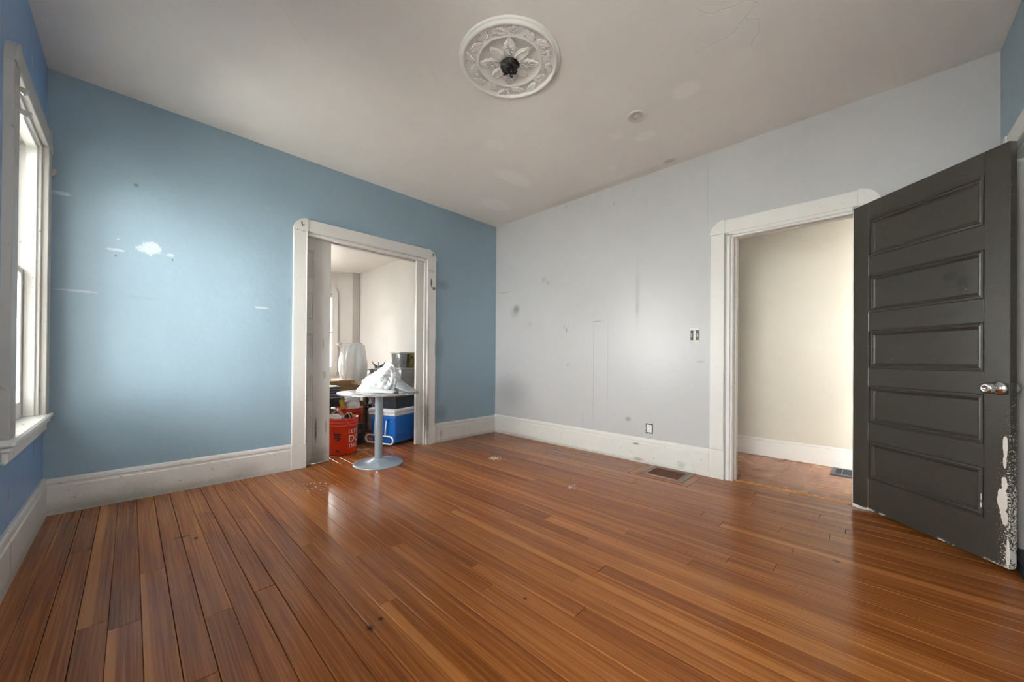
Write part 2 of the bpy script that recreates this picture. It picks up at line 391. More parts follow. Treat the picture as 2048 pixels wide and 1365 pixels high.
wall_with_holes('wall_back_room_left', m_back, .14, BR_Y, [], lambda a, d, z: (-LB - d, a, z), 0, .12, 'left wall of the back room')
struct(MB().box(-LB - .12, BR_X + .12, .14, 5.6, H, H + .1).build('ceiling_back_room', m_back_ceil), 'white textured ceiling of the back room', 'ceiling')

# ------------------------------------------------------------------ baseboards
def baseboard(name, mat, a0, a1, h, fn, label):
    prof = [(0, 0), (.019, 0), (.019, h - .052), (.014, h - .046), (.014, h - .034), (.017, h - .028), (.015, h - .012), (.009, h), (0, h)]
    mb = MB(); mb.prism(prof, a0, a1, lambda d, z, a: fn(a, d, z))
    return struct(mb.build(name, mat), label, 'baseboard')
baseboard('baseboard_back', m_base_back, -LB, PO0 - .12, .225, lambda a, d, z: (a, -d, z), 'scuffed off white baseboard under the blue wall')
baseboard('baseboard_back_corner', m_base_back, PO1 + .113, 0, .225, lambda a, d, z: (a, -d, z), 'short baseboard between doorway casing and room corner')
baseboard('baseboard_right', m_base_right, -2.68, 0, .238, lambda a, d, z: (-d, a, z), 'white baseboard along the grey wall')
baseboard('baseboard_right_short', m_base_right, -LG, -3.72, .238, lambda a, d, z: (-d, a, z), 'short baseboard hidden behind the open door')
baseboard('baseboard_left', m_base_left, -LG, 0, .235, lambda a, d, z: (-LB + d, a, z), 'worn baseboard under the window wall')
baseboard('baseboard_front', m_base_back, -LB, -1.17, .225, lambda a, d, z: (a, -LG + d, z), 'baseboard of the wall behind the camera')

# ------------------------------------------------------------------ floors
def wood(name, dark, mid, light, rough=.165, coat=.07):
    t = NT(name); P = t.coord(); oi = t.n('ShaderNodeObjectInfo'); c = t.sep(oi.outputs['Color'])
    tone, seed, sap = c[0], c[1], c[2]
    off = t.n('ShaderNodeCombineXYZ'); t.l(t.math('MULTIPLY', seed, 37.0), off.inputs[0]); t.l(t.math('MULTIPLY', seed, 91.0), off.inputs[1]); t.l(t.math('MULTIPLY', seed, 13.0), off.inputs[2])
    ad = t.n('ShaderNodeVectorMath', operation='ADD'); t.l(P, ad.inputs[0]); t.l(off.outputs[0], ad.inputs[1]); V = ad.outputs[0]
    wob = t.noise(t.mapping(V, (6, .9, 1)), 1.0, 2)
    g1 = t.noise(t.mapping(V, (150, 2.2, 1)), 1.0, 3, .6, .3)          # fine grain
    g2 = t.noise(t.mapping(V, (28, .55, 1)), 1.0, 2, .5, .6)           # broad figure
    g3 = t.noise(t.mapping(V, (9, .22, 1)), 1.0, 2, .5)
    v = t.math('ADD', t.math('MULTIPLY', tone, .50), t.math('ADD', t.math('MULTIPLY', g2, .42), t.math('MULTIPLY', g3, .26)))
    v = t.math('ADD', v, t.math('MULTIPLY', t.math('SUBTRACT', g1, .5), .80))
    col = t.ramp(v, [(.18, dark), (.55, mid), (.95, light)])
    # pale sapwood streak with a wandering border (where sap > 0)
    lx = t.n('ShaderNodeTexCoord'); gx = t.sep(lx.outputs['Generated'])[0]
    edge = t.math('ADD', gx, t.math('MULTIPLY', t.math('SUBTRACT', wob, .5), .55))
    s_mask = t.math('MULTIPLY', t.rng(t.math('SUBTRACT', sap, edge), -.03, .05), .55)
    col = t.mix(s_mask, col, tuple(min(1, x * 1.1) for x in light))
    # wear: dark spots and small pale scratches
    spots = t.rng(t.noise(t.mapping(P, (1, .6, 1)), 21, 3, .6), .73, .79)
    col = t.mix(t.math('MULTIPLY', spots, .35), col, (.03, .012, .006))
    scr = t.math('MULTIPLY', t.rng(t.noise(P, 140, 1, .5), .775, .80), t.rng(t.noise(P, 2.6, 2), .54, .68))
    col = t.mix(t.math('MULTIPLY', scr, .55), col, (.62, .55, .48))
    if name == 'floor_wood':
        o = t.sep(P)
        for (kx, ky, ka, kb) in ((-2.835, -2.349, .012, .022), (-2.783, -2.331, .010, .012), (-2.307, -2.642, .010, .014), (-1.0, -3.55, .010, .016), (-3.10, -2.6, .008, .03), (-3.26, -.95, .05, .006), (-3.2, -1.02, .012, .02), (-2.12, -.60, .06, .004), (-1.97, -.78, .05, .004)):
            dx_ = t.math('DIVIDE', t.math('SUBTRACT', o[0], kx), ka); dy_ = t.math('DIVIDE', t.math('SUBTRACT', o[1], ky), kb)
            d_ = t.math('ADD', t.math('SQRT', t.math('ADD', t.math('MULTIPLY', dx_, dx_), t.math('MULTIPLY', dy_, dy_))), t.math('MULTIPLY', t.math('SUBTRACT', g2, .5), 1.2))
            col = t.mix(t.rng(d_, .5, 1.2, .85, 0), col, (.02, .008, .004))
    t.col(col)
    t.set(Roughness=t.rng(t.noise(P, 6, 4), .3, .75, rough * .75, rough * 1.6), Coat_Weight=coat, Coat_Roughness=.10, Specular_IOR_Level=.17)
    t.bump(t.noise(t.mapping(P, (11, 1.2, 1)), 1, 2), .07, .004)
    return t.m
DK, MD, LT = (.078, .019, .004), (.232, .071, .016), (.41, .162, .043)
m_wood = wood('floor_wood', DK, MD, LT)
m_wood_h = wood('hall_floor_wood', (.15, .055, .022), (.30, .115, .042), (.44, .19, .075), .22, .12)
m_wood_b = wood('back_floor_wood', (.13, .045, .016), (.27, .10, .035), (.40, .17, .06), .22, .25)
m_under = simple('subfloor', (.02, .012, .008), .9)

def plank(x0, x1, y0, y1, parent, mat, tone, sap, z=0.0, name='plank', lip=.0014, g=.0005):
    d = .0013
    V = [(x0+g,y0+g,-.02),(x1-g,y0+g,-.02),(x1-g,y1-g,-.02),(x0+g,y1-g,-.02),
         (x0+g,y0+g,z-d),(x1-g,y0+g,z-d),(x1-g,y1-g,z-d),(x0+g,y1-g,z-d),
         (x0+g+lip,y0+g+lip,z),(x1-g-lip,y0+g+lip,z),(x1-g-lip,y1-g-lip,z),(x0+g+lip,y1-g-lip,z)]
    Fc = [(0,1,5,4),(1,2,6,5),(2,3,7,6),(3,0,4,7),(4,5,9,8),(5,6,10,9),(6,7,11,10),(7,4,8,11),(8,9,10,11)]
    o = MB().add(V, Fc).build(name, mat, parent, fix=False)
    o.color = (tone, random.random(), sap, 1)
    return o

floor = struct(MB().box(-LB, 0, -LG, .14, -.06, -.019).build('floor', m_under), 'varnished reddish brown strip wood floor', 'floor')
BW = .0832; x = -LB + .004
VX0, VX1, VY0, VY1 = -.350, -.018, -2.580, -2.195     # floor register
FX0, FX1, FY0, FY1 = -.395, -.018, -2.640, -2.135     # boards mitred round it
row = 0; jr = random.Random(11)
while x < -.001:
    w = BW * jr.uniform(.92, 1.08); x1 = min(x + w, -.0005)
    if -.0005 - x1 < .02: x1 = -.0005
    gap = .0016 if jr.random() < .22 else .0005
    inside = PO0 + .02 < (x + x1) / 2 < PO1 - .02
    y_end = .138
    cuts = [-LG]; y = -LG + jr.uniform(.4, 2.6)
    while y < y_end - .35: cuts.append(y); y += jr.uniform(1.7, 4.2)
    cuts.append(y_end)
    for a, b in zip(cuts, cuts[1:]):
        tone = min(1, max(0, jr.gauss(.52, .10))); sap = jr.uniform(.2, .6) if jr.random() < .13 else 0.0
        xm = (x + x1) / 2
        tone *= .80 if xm < -3.0 else (.90 if xm < -2.7 else 1.0)  # boards toward the window wall: browner finish, with under-window shade mixed into the tone
        segs = [(a, b)]
        if x1 > FX0 and a < FY1 and b > FY0: segs = [s for s in ((a, FY0), (FY1, b)) if s[1] - s[0] > .01]
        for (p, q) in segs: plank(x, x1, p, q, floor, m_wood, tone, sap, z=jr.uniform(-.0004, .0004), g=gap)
    x = x1; row += 1
plank(FX0, FX1, FY0, VY0, floor, m_wood, .62, 0); plank(FX0, FX1, VY1, FY1, floor, m_wood, .58, 0); plank(FX0, VX0, VY0, VY1, floor, m_wood, .55, 0)

floor_h = struct(MB().box(0.0, HALL_X, HY0, HY1, -.06, -.019).build('floor_hall', m_under), 'wood strip floor of the hall', 'floor')
x = .05
HV = (.845, 1.124, -3.70, -3.412)
plank(.0, .05, DO0 - .2, DO1 + .2, floor_h, m_wood_h, .5, 0)
while x < HALL_X - .001:
    x1 = min(x + .083, HALL_X); y0 = HY0 if x > TH - .05 else DO0 - .2; y1 = HY1 if x > TH - .05 else DO1 + .2
    mid = y0 + (y1 - y0) * jr.uniform(.2, .8)
    for a, b in ((y0, mid), (mid, y1)):
        tn = min(1, max(0, jr.gauss(.55, .14)))
        segs = [(a, b)]
        if x1 > HV[0] and a < HV[3] and b > HV[2]: segs = [s for s in ((a, HV[2]), (HV[3], b)) if s[1] - s[0] > .01]
        for (p, q) in segs: plank(x, x1, p, q, floor_h, m_wood_h, tn, 0)
    x = x1
floor_b = struct(MB().box(-LB, BR_X, .14, 5.4, -.06, -.019).build('floor_back_room', m_under), 'wood strip floor of the cluttered back room', 'floor')
x = -LB
while x < BR_X - .001:
    x1 = min(x + .0832, BR_X); mid = jr.uniform(1, 4)
    for a, b in ((.14, mid), (mid, 5.4)): plank(x, x1, a, b, floor_b, m_wood_b, min(1, max(0, jr.gauss(.5, .18))), 0)
    x = x1

# ------------------------------------------------------------------ casings
def quarter(w, h, seg=10, flip=False):
    """corner block outline: square w x h with the outer top corner rounded; inner edge at a = w"""
    r = min(w, h); pts = [(0, 0), (w, 0), (w, h)]
    for k in range(seg + 1):
        a = math.pi / 2 + (math.pi / 2) * k / seg
        pts.append((r + r * math.cos(a), h - r + r * math.sin(a)))
    pts = [p for i, p in enumerate(pts) if i == 0 or (abs(p[0]-pts[i-1][0]) + abs(p[1]-pts[i-1][1])) > 1e-6]
    if flip: pts = [(w - a, b) for a, b in pts][::-1]
    return pts
def casing(root, mat, a0, a1, z1, cw, fn, plinth=.22, z0=0.0, bead=True, th=.022, reveal=.0):
    """a0,a1 outer edges; z1 outer top; fn(a, d, z) with d = distance out of the wall"""
    def part(name, mb): return mb.build(name, mat, root)
    def bx(mb, p, q, zz0, zz1, d):
        c = .003
        V = []
        for (dd, ins) in ((0, 0), (d - c, 0), (d, c)):
            for (pp, zz) in ((p + ins, zz0 + ins), (q - ins, zz0 + ins), (q - ins, zz1 - ins), (p + ins, zz1 - ins)): V.append(fn(pp, dd, zz))
        Fc = [(3,2,1,0), (8,9,10,11)]
        for L in (0, 4):
            for i in range(4): Fc.append((L+i, L+(i+1) % 4, L+4+(i+1) % 4, L+4+i))
        mb.add(V, Fc); return mb
    zc = z1 - cw
    for s, (p, q) in enumerate(((a0, a0 + cw), (a1 - cw, a1))):
        mb = MB(); pz = z0 + plinth
        bx(mb, p + .002, q - .002, pz, zc, th)
        if bead:
            e = q - .012 if s == 0 else p + .004
            bx(mb, e, e + .008, pz, zc, th + .004)
        part('casing', mb)
        if plinth: part('plinth_block', bx(MB(), p - .002, q + .002, z0, pz, th + .004))
        mb = MB(); mb.prism(quarter(cw, cw, 10, s == 1), 0, th + .004, lambda a, b, d: fn(p + a, d, zc + b)); part('corner_block', mb)
    mb = MB(); bx(mb, a0 + cw, a1 - cw, zc, z1 - .004, th)
    if bead: bx(mb, a0 + cw, a1 - cw, zc + .004, zc + .012, th + .004)
    part('header_casing', mb)

# doorway with the sliding doors (blue wall)
tr1 = struct(empty('trim_1', (0, 0, 0)), 'white casing with rounded corners around the pocket doorway', 'door casing')
casing(tr1, m_trim_back, -2.468, -.980, 2.245, .117, lambda a, d, z: (a, -d, z), plinth=.215)
jm = MB()
for (y0, y1) in ((-.004, .040), (.096, .142)):
    jm.cbox(PO0 - .001, PO0 + .003, y0, y1, 0, POZ - .012, .001); jm.cbox(PO1 - .014, PO1 + .001, y0, y1, 0, POZ - .012, .003); jm.cbox(PO0, PO1, y0, y1, POZ - .026, POZ, .003)
jm.build('jamb', m_trim_back, tr1)
for (y0, y1) in ((-.006, .006),):
    MB().cbox(PO1 - .026, PO1 - .012, y0, y1 + .02, 0, POZ - .03, .003).build('stop_bead', m_trim_back, tr1)
MB().box(PO0, PO1, .042, .094, POZ + .005, POZ + .05).build('track_slot', m_dark_gap, tr1)
for i, xx in enumerate((-2.407, -1.040)):
    hk = MB()
    hk.tube([(xx, -.026, 2.20), (xx, -.040, 2.197), (xx, -.043, 2.185), (xx + .004, -.038, 2.172), (xx + .012, -.040, 2.170), (xx + .016, -.046, 2.178)], .0042, 6)
    hk.build('hook', simple('hook_iron', (.03, .03, .03), .5) if i == 0 else bpy.data.materials['hook_iron'], tr1)

# back room side of the same doorway
casing(tr1, m_trim_back, -2.468, -.980, 2.245, .117, lambda a, d, z: (a, .14 + d, z), plinth=.215)

# sliding doors
def pocket(name, x0, x1, lead, label, panels=True):
    root = struct(empty(name, (0, 0, 0)), label, 'door')
    y0, y1 = .048, .083; z0, z1 = .004, 2.118
    body = MB()
    px0, px1 = (x0 + .11, x1 - .155)
    rows = [(1.722, 1.985), (1.345, 1.592), (.967, 1.212), (.586, .832), (.211, .461)]
    zc = [z0] + [v for r in rows[::-1] for v in r] + [z1]
    body.cbox(x0, px0, y0, y1, z0, z1, .003); body.cbox(px1, x1, y0, y1, z0, z1, .003)
    for k in range(0, len(zc), 2): body.box(px0, px1, y0, y1, zc[k], zc[k+1])
    body.build('door_frame', m_pocket, root)
    for (a, b) in rows:
        MB().box(px0, px1, y0 + .012, y1 - .012, a, b).build('panel', m_pocket, root)
        mo = MB(); w = .016
        for (p, q, r, s) in ((px0, px1, a, a + w), (px0, px1, b - w, b), (px0, px0 + w, a + w, b - w), (px1 - w, px1, a + w, b - w)):
            mo.cbox(p, q, y0 + .004, y0 + .013, r, s, .004)
        mo.build('panel_molding', m_pocket, root)
    return root
d2 = pocket('door_2', PO0 - .68, -2.127, 1, 'grey white sliding door half pulled out of the left pocket')
# oval finger pull
pl = MB(); pts = [(-2.178 + .013 * math.cos(a), .829 + .034 * math.sin(a)) for a in [2*math.pi*k/20 for k in range(20)]]
pl.tube([(p, .0475, q) for p, q in pts], .0028, 6, closed=True); pl.prism(pts, .0465, .048, lambda a, b, d: (a, d, b))
pl.build('finger_pull', simple('pull_painted', (.40, .38, .35), .4), d2)
d4 = pocket('door_4', -1.195, PO1 + .72, -1, 'edge of the second sliding door at the right jamb')

# hall doorway (grey wall)
tr2 = struct(empty('trim_2', (0, 0, 0)), 'white casing with rounded corners around the hall doorway', 'door casing')
casing(tr2, m_trim, -3.715, -2.680, 2.165, .112, lambda a, d, z: (-d, a, z), plinth=.242, bead=False)
jb = MB()
for (p, q) in ((DO1 - .022, DO1 + .001), (DO0 - .001, DO0 + .022)): jb.cbox(-.004, TH + .004, p, q, 0, DOZ, .003)
jb.cbox(-.004, TH + .004, DO0, DO1, DOZ - .022, DOZ + .012, .003)
jb.build('jamb', m_trim, tr2)
def step(d, x0, x1): return MB().cbox(x0, x1, DO1 - .022 - d, DO1 - .006, .0, DOZ - .01, .004).cbox(x0, x1, DO0 + .006, DO0 + .012 + d, .0, DOZ - .01, .004).cbox(x0, x1, DO0, DO1, DOZ - .024 - d, DOZ - .002, .004)
step(.010, .045, .09).build('door_stop', m_trim, tr2)
bb = MB()
bb.cbox(-.020, .0, DO1 + .001, DO1 + .030, .0, 2.045, .004); bb.cbox(-.013, .0, DO1 - .018, DO1 + .002, .0, 2.03, .004)
bb.cbox(-.020, .0, DO0 + .02, DO1 + .030, 2.026, 2.056, .004); bb.cbox(-.013, .0, DO0 + .02, DO1, 2.008, 2.028, .004)
bb.build('inner_molding', m_trim, tr2)
casing(tr2, m_hall_trim, -3.715, -2.680, 2.165, .112, lambda a, d, z: (TH + d, a, z), plinth=.242, bead=False)
m_thresh = simple('raw_wood_edge', (.52, .23, .055), .45, var=.5, vscale=30)
_n = 40; _V = []; _F = []
for _i in range(_n + 1):
    _y = DO0 + .022 + (DO1 - DO0 - .044) * _i / _n; _j = .008 * math.sin(_i * 1.9) + .006 * math.sin(_i * 4.3)
    for (_x, _z) in ((.028 + _j * .4, .0005), (.036 + _j * .4, .004), (.062 + _j, .0045), (.078 + _j, .0005)): _V.append((_x, _y, _z))
for _i in range(_n):
    for _k in range(3): _F.append((_i*4+_k, _i*4+_k+1, (_i+1)*4+_k+1, (_i+1)*4+_k))
MB().add(_V, _F).build('threshold', m_thresh, tr2)

# doorway in the wall behind the camera, seen past the open door
tr3 = struct(empty('trim_3', (0, 0, 0)), 'white rounded casing at the right edge of the picture', 'door casing')
casing(tr3, m_trim_back, -1.165, -.150, 2.185, .115, lambda a, d, z: (a, -LG + d, z), plinth=0, z0=0, bead=False)
MB().cbox(-.275, -.262, -LG - .06, -LG + .002, 0, 2.06, .003).cbox(-1.053, -1.04, -LG - .06, -LG + .002, 0, 2.06, .003).cbox(-1.05, -.265, -LG - .06, -LG + .002, 2.047, 2.062, .003).build('jamb', m_trim_back, tr3)
MB().cbox(-1.04, -.275, -LG - .12, -LG + .03, .0, .045, .01).build('threshold', simple('black_threshold', (.012, .013, .02), .5), tr3)
d3 = struct(empty('door_3', (0, 0, 0)), 'white door closed in the wall beside the open dark door', 'door')
MB().cbox(-1.04, -.275, -LG - .10, -LG - .062, .048, 2.045, .003).build('door_leaf', m_trim_back, d3)
for (a, b) in ((.25, .95), (1.1, 1.85)): MB().cbox(-.93, -.385, -LG - .064, -LG - .056, a, b, .006).build('panel', m_trim_back, d3)
MB().tube([(-.268, -LG + .004, 1.98), (-.268, -LG + .004, 2.06)], .006, 8).build('hinge', m_trim, d3)

# ------------------------------------------------------------------ windows
def window(name, label, a0, a1, z0, z1, fn, th=.028, cw=.115, wall=.14, meet=None, cmat=None, stool=True):
    """fn(a, d, z): d>0 into the room. a0,a1,z0,z1 = clear opening"""
    root = struct(empty(name, (0, 0, 0)), label, 'window')
    def bx(mb, p, q, d0, d1, r, s, c=.003):
        t = MB().cbox(p, q, d0, d1, r, s, c); mb.add([fn(*v) for v in t.v], t.f); return mb
    def part(nm, mb, mat=m_window): return mb.build(nm, mat, root)
    o0, o1, zt = a0 - cw, a1 + cw, z1 + cw
    casing(root, cmat or m_window, o0, o1, zt, cw, fn, plinth=0, z0=z0, bead=False, th=th)
    # jambs, stops
    for (p, q) in ((a0 - .002, a0 + .016), (a1 - .016, a1 + .002)):
        part('jamb', bx(MB(), p, q, -wall, .002, z0, z1))
    part('head_jamb', bx(MB(), a0, a1, -wall, .002, z1 - .016, z1 + .002))
    st = MB()
    for (p, q) in ((a0 + .014, a0 + .03), (a1 - .03, a1 - .014)): bx(st, p, q, -.055, -.012, z0, z1 - .014)
    bx(st, a0, a1, -.055, -.012, z1 - .03, z1 - .014); part('stop', st)
    if stool:
        s = MB(); bx(s, o0 - .02, o1 + .02, -.06, .045, z0 - .03, z0, .008); part('sill', s, m_sill)
        s = MB(); bx(s, o0 + .005, o1 - .005, 0, .035, z0 - .055, z0 - .029, .006); bx(s, o0 + .01, o1 - .01, 0, .022, z0 - .105, z0 - .05, .008); part('apron', s, m_sill)
    s = MB(); bx(s, a0, a1, -wall - .04, -.055, z0 - .04, z0 + .012); part('outer_sill', s)
    zm = meet or (z0 + z1) / 2
    for (lo, hi, dd, rb, rt) in ((z0 + .012, zm + .02, -.092, .075, .035), (zm - .018, z1 - .016, -.128, .035, .05)):
        f = MB(); p, q = a0 + .016, a1 - .016; w = .048; d0, d1 = dd, dd + .034
        bx(f, p, p + w, d0, d1, lo, hi); bx(f, q - w, q, d0, d1, lo, hi); bx(f, p + w, q - w, d0, d1, lo, lo + rb); bx(f, p + w, q - w, d0, d1, hi - rt, hi)
        sash = part('sash', f)
        g = MB(); bx(g, p + w - .004, q - w + .004, dd + .014, dd + .018, lo + rb - .004, hi - rt + .004, .0005)
        g.build('pane', m_pane, sash)
    return root
FN_L = lambda a, d, z: (-LB + d, a, z)
w1 = window('window_1', 'tall white sash window with wide sill at the left edge', W1[0], W1[1], W1[2], W1[3], FN_L, meet=1.47, cmat=m_wcasing)
# leftover curtain brackets on the near casing
m_brk = simple('painted_bracket', (.45, .43, .40), .4, .3)
for zz, dd in ((2.165, .026), (2.07, .034)):
    mb = MB(); mb.prism([(0, 0), (dd, -.005), (dd * .8, -.02), (dd * .35, -.028), (0, -.02)], -1.02, -1.0, lambda a, b, y: (-LB + .028 + a, y, zz + b)); mb.build('bracket', m_brk, w1)
mb = MB(); mb.prism([(0, 0), (.016, .008), (.020, -.012), (.012, -.03), (0, -.04)], -.09, -.075, lambda a, b, y: (-LB + .028 + a, y, 2.13 + b)); mb.build('bracket', m_brk, w1)
window('window_8', 'white sash window beside the camera', *W8, FN_L, meet=1.47)
portal((-LB - .135, (W8[0]+W8[1])/2, (W8[2]+W8[3])/2), (1, 0, 0), W8[1]-W8[0], W8[3]-W8[2])
window('window_2', 'white sash window behind the camera', W2[0], W2[1], W2[2], W2[3], lambda a, d, z: (a, -LG + d, z))
def bayfn(B): 
    P, u, n, L = B
    return lambda a, d, z: tuple(P + u * a + n * d + Vector((0, 0, z)))
window('window_3', 'white sash window in the angled bay wall of the back room', *WB, bayfn(bayR), wall=.12)
window('window_4', 'white sash window in the middle bay wall', .2, 1.07, .7, 2.33, bayfn(bayM), wall=.12)
window('window_5', 'white sash window in the left bay wall', *WBL, bayfn(bayL), wall=.12)
portal((-LB - .135, (W1[0]+W1[1])/2, (W1[2]+W1[3])/2), (1, 0, 0), W1[1]-W1[0], W1[3]-W1[2])
portal(((W2[0]+W2[1])/2, -LG - .135, (W2[2]+W2[3])/2), (0, 1, 0), W2[1]-W2[0], W2[3]-W2[2])
for B, (p, q) in ((bayR, WB[:2]), (bayM, (.2, 1.07)), (bayL, WBL[:2])):
    portal(tuple(B[0] + B[1] * ((p+q)/2) - B[2] * .115 + Vector((0, 0, 1.515))), tuple(B[2]), q - p, 1.63)
# ground outside
m_ground = simple('outside_ground', (.62, .60, .56), .9)
struct(MB().box(-30, 30, -30, 30, -1.3, -1.2).build('ground', m_ground), 'pale ground outside the house', 'ground')

# ------------------------------------------------------------------ open dark door
def dark_paint():
    t = NT('paint_dark_door'); P = t.coord()    # object coords: x along the leaf, z up
    o = t.sep(P); n1 = t.noise(t.mapping(P, (3, 3, 40)), 4, 3); fine = t.noise(P, 130, 3, .65); mid = t.noise(P, 16, 4, .6)
    col = t.mix(t.rng(n1, .3, .7), (.034, .030, .024), (.043, .038, .031))
    # handprint-like rub on the second panel, scuffs
    for (a, b, ra, rb, k) in ((.555, 1.455, .035, .020, .85), (.605, 1.425, .022, .030, .85), (.60, 1.38, .006, .05, .7), (.625, 1.38, .006, .05, .6), (.56, 1.25, .06, .02, .5)):
        da = t.math('DIVIDE', t.math('SUBTRACT', o[0], a), ra); db = t.math('DIVIDE', t.math('SUBTRACT', o[2], b), rb)
        d = t.math('ADD', t.math('SQRT', t.math('ADD', t.math('MULTIPLY', da, da), t.math('MULTIPLY', db, db))), t.math('MULTIPLY', t.math('SUBTRACT', mid, .5), 1.6))
        col = t.mix(t.rng(d, .7, 1.2, k, 0), col, (.018, .016, .013))
    # paint worn to white along the latch edge, most of all low down
    low = t.rng(o[2], .95, .25)
    edge = t.rng(o[0], .735, .805)
    wear = t.math('ADD', t.math('MULTIPLY', edge, t.math('ADD', t.math('MULTIPLY', low, .20), .03)), t.math('MULTIPLY', t.math('SUBTRACT', fine, .5), 1.0))
    wm = t.rng(wear, .215, .245)
    wm = t.math('MAXIMUM', wm, t.math('MULTIPLY', t.rng(fine, .74, .76), t.rng(mid, .50, .58)))
    for (a, b, ra, rb) in ((.778, .335, .020, .06), (.786, .26, .012, .035), (.788, .60, .010, .055), (.786, .52, .007, .03), (.697, .29, .006, .016), (.785, .42, .010, .03), (.70, .33, .003, .02), (.797, 0.09, .006, .09)):
        da = t.math('DIVIDE', t.math('SUBTRACT', o[0], a), ra); db = t.math('DIVIDE', t.math('SUBTRACT', o[2], b), rb)
        d = t.math('ADD', t.math('SQRT', t.math('ADD', t.math('MULTIPLY', da, da), t.math('MULTIPLY', db, db))), t.math('MULTIPLY', t.math('SUBTRACT', mid, .5), 1.2))
        wm = t.math('MAXIMUM', wm, t.rng(d, .93, 1.0, 1, 0))
    hs = t.math('MULTIPLY', t.rng(t.math('ABSOLUTE', t.math('SUBTRACT', o[2], .028)), .0, .012, 1, 0), t.rng(mid, .55, .62))
    wm = t.math('MAXIMUM', wm, hs)
    t.col(t.mix(wm, col, (.66, .64, .60)))
    t.set(Roughness=t.rng(mid, .3, .7, .30, .40), Specular_IOR_Level=.5)
    t.bump(t.math('ADD', t.math('MULTIPLY', n1, .8), t.math('MULTIPLY', t.noise(P, 30, 3), .6)), .18, .004)
    return t.m
m_dark = dark_paint()
DL = .803
d1 = struct(empty('door_1', (-.004, -3.580, 0)), 'open dark brown five panel door with chipped paint edge', 'door')
d1.rotation_euler = (0, 0, math.atan2(-.694, -.719))
# local frame: +x to the latch edge, -y towards the camera... the leaf occupies y 0..+.036
fy = lambda d: d     # d>0 = towards the camera
sgn = -1.0
def dbox(mb, p, q, d0, d1_, r, s, c=.003):
    a, b = sgn * d0, sgn * d1_
    mb.cbox(p, q, min(a, b), max(a, b), r, s, c); return mb
rows = [(1.681, 1.925), (1.314, 1.558), (.951, 1.195), (.591, .835), (.229, .473)]
zb, zt_, PX0, PX1 = .025, 2.042, .111, .706
fr = MB(); dbox(fr, 0, PX0, -.036, 0, zb, zt_); dbox(fr, PX1, DL, -.036, 0, zb, zt_); fr.build('stile', m_dark, d1)
zc = [zb] + [v for r in rows[::-1] for v in r] + [zt_]
for k in range(0, len(zc), 2): dbox(MB(), PX0, PX1, -.036, -.0006, zc[k], zc[k+1], .002).build('rail', m_dark, d1)
for (a, b) in rows:
    dbox(MB(), PX0 - .004, PX1 + .004, -.026, -.014, a - .004, b + .004).build('panel', m_dark, d1)
    mo = MB()
    def ring(i0, i1, h0, h1):
        P0 = [(PX0 + i0, a + i0), (PX1 - i0, a + i0), (PX1 - i0, b - i0), (PX0 + i0, b - i0)]; P1 = [(PX0 + i1, a + i1), (PX1 - i1, a + i1), (PX1 - i1, b - i1), (PX0 + i1, b - i1)]
        V = [(p, sgn * h0, q) for p, q in P0] + [(p, sgn * h1, q) for p, q in P1]
        mo.add(V, [(i, (i+1) % 4, 4 + (i+1) % 4, 4 + i) for i in range(4)])
    prof = [(0, .0), (.001, .003), (.008, .004), (.010, -.003), (.014, -.003), (.018, .000), (.022, -.001), (.026, -.008), (.032, -.011), (.034, -.014)]
    for (p, q), (r, s) in zip(prof, prof[1:]): ring(p, r, q, s)
    mo.build('panel_molding', m_dark, d1)
m_chrome = simple('brushed_chrome', (.62, .62, .63), .18, 1.0, var=.04)
kn = MB(); Rk = Matrix.Translation((.764, 0, .872)) @ Matrix.Rotation(math.pi / 2, 4, 'X')
kn.lathe([(0, .0), (.032, 0), (.033, .003), (.030, .008), (.018, .012), (.012, .016), (.0115, .026), (.016, .033), (.024, .040), (.0275, .050), (.026, .060), (.020, .066), (.011, .068), (.010, .066), (.0, .066)], 32, Rk)
kn.build('door_knob', m_chrome, d1)
kb = MB(); kb.lathe([(0, .0), (.032, 0), (.030, .008), (.012, .014), (.012, .022), (.024, .030), (.024, .04), (0, .042)], 24, Matrix.Translation((.764, .036, .872)) @ Matrix.Rotation(-math.pi / 2, 4, 'X'))
kb.build('door_knob', m_chrome, d1)
MB().cbox(DL - .001, DL + .0015, .008, .028, .845, .90, .0006).build('latch_plate', simple('latch_painted', (.06, .055, .05), .4, .3), d1)
for zz in (.25, 1.05, 1.82): MB().tube([(.002, .041, zz - .045), (.002, .041, zz + .045)], .006, 8).build('hinge', simple('hinge_metal', (.05, .045, .04), .4, .6) if 'hinge_metal' not in bpy.data.materials else bpy.data.materials['hinge_metal'], d1)

# ================================================================== things
from mathutils import noise as mn
def fbm(p, oct=4):
    v = 0; a = .5; q = Vector(p)
    for _ in range(oct): v += a * mn.noise(q); q = q * 2.03; a *= .5
    return v
def ridged(p, oct=4):
    v = 0; a = .5; q = Vector(p)
    for _ in range(oct): v += a * (1 - abs(mn.noise(q)) * 2); q = q * 2.1; a *= .5
    return v

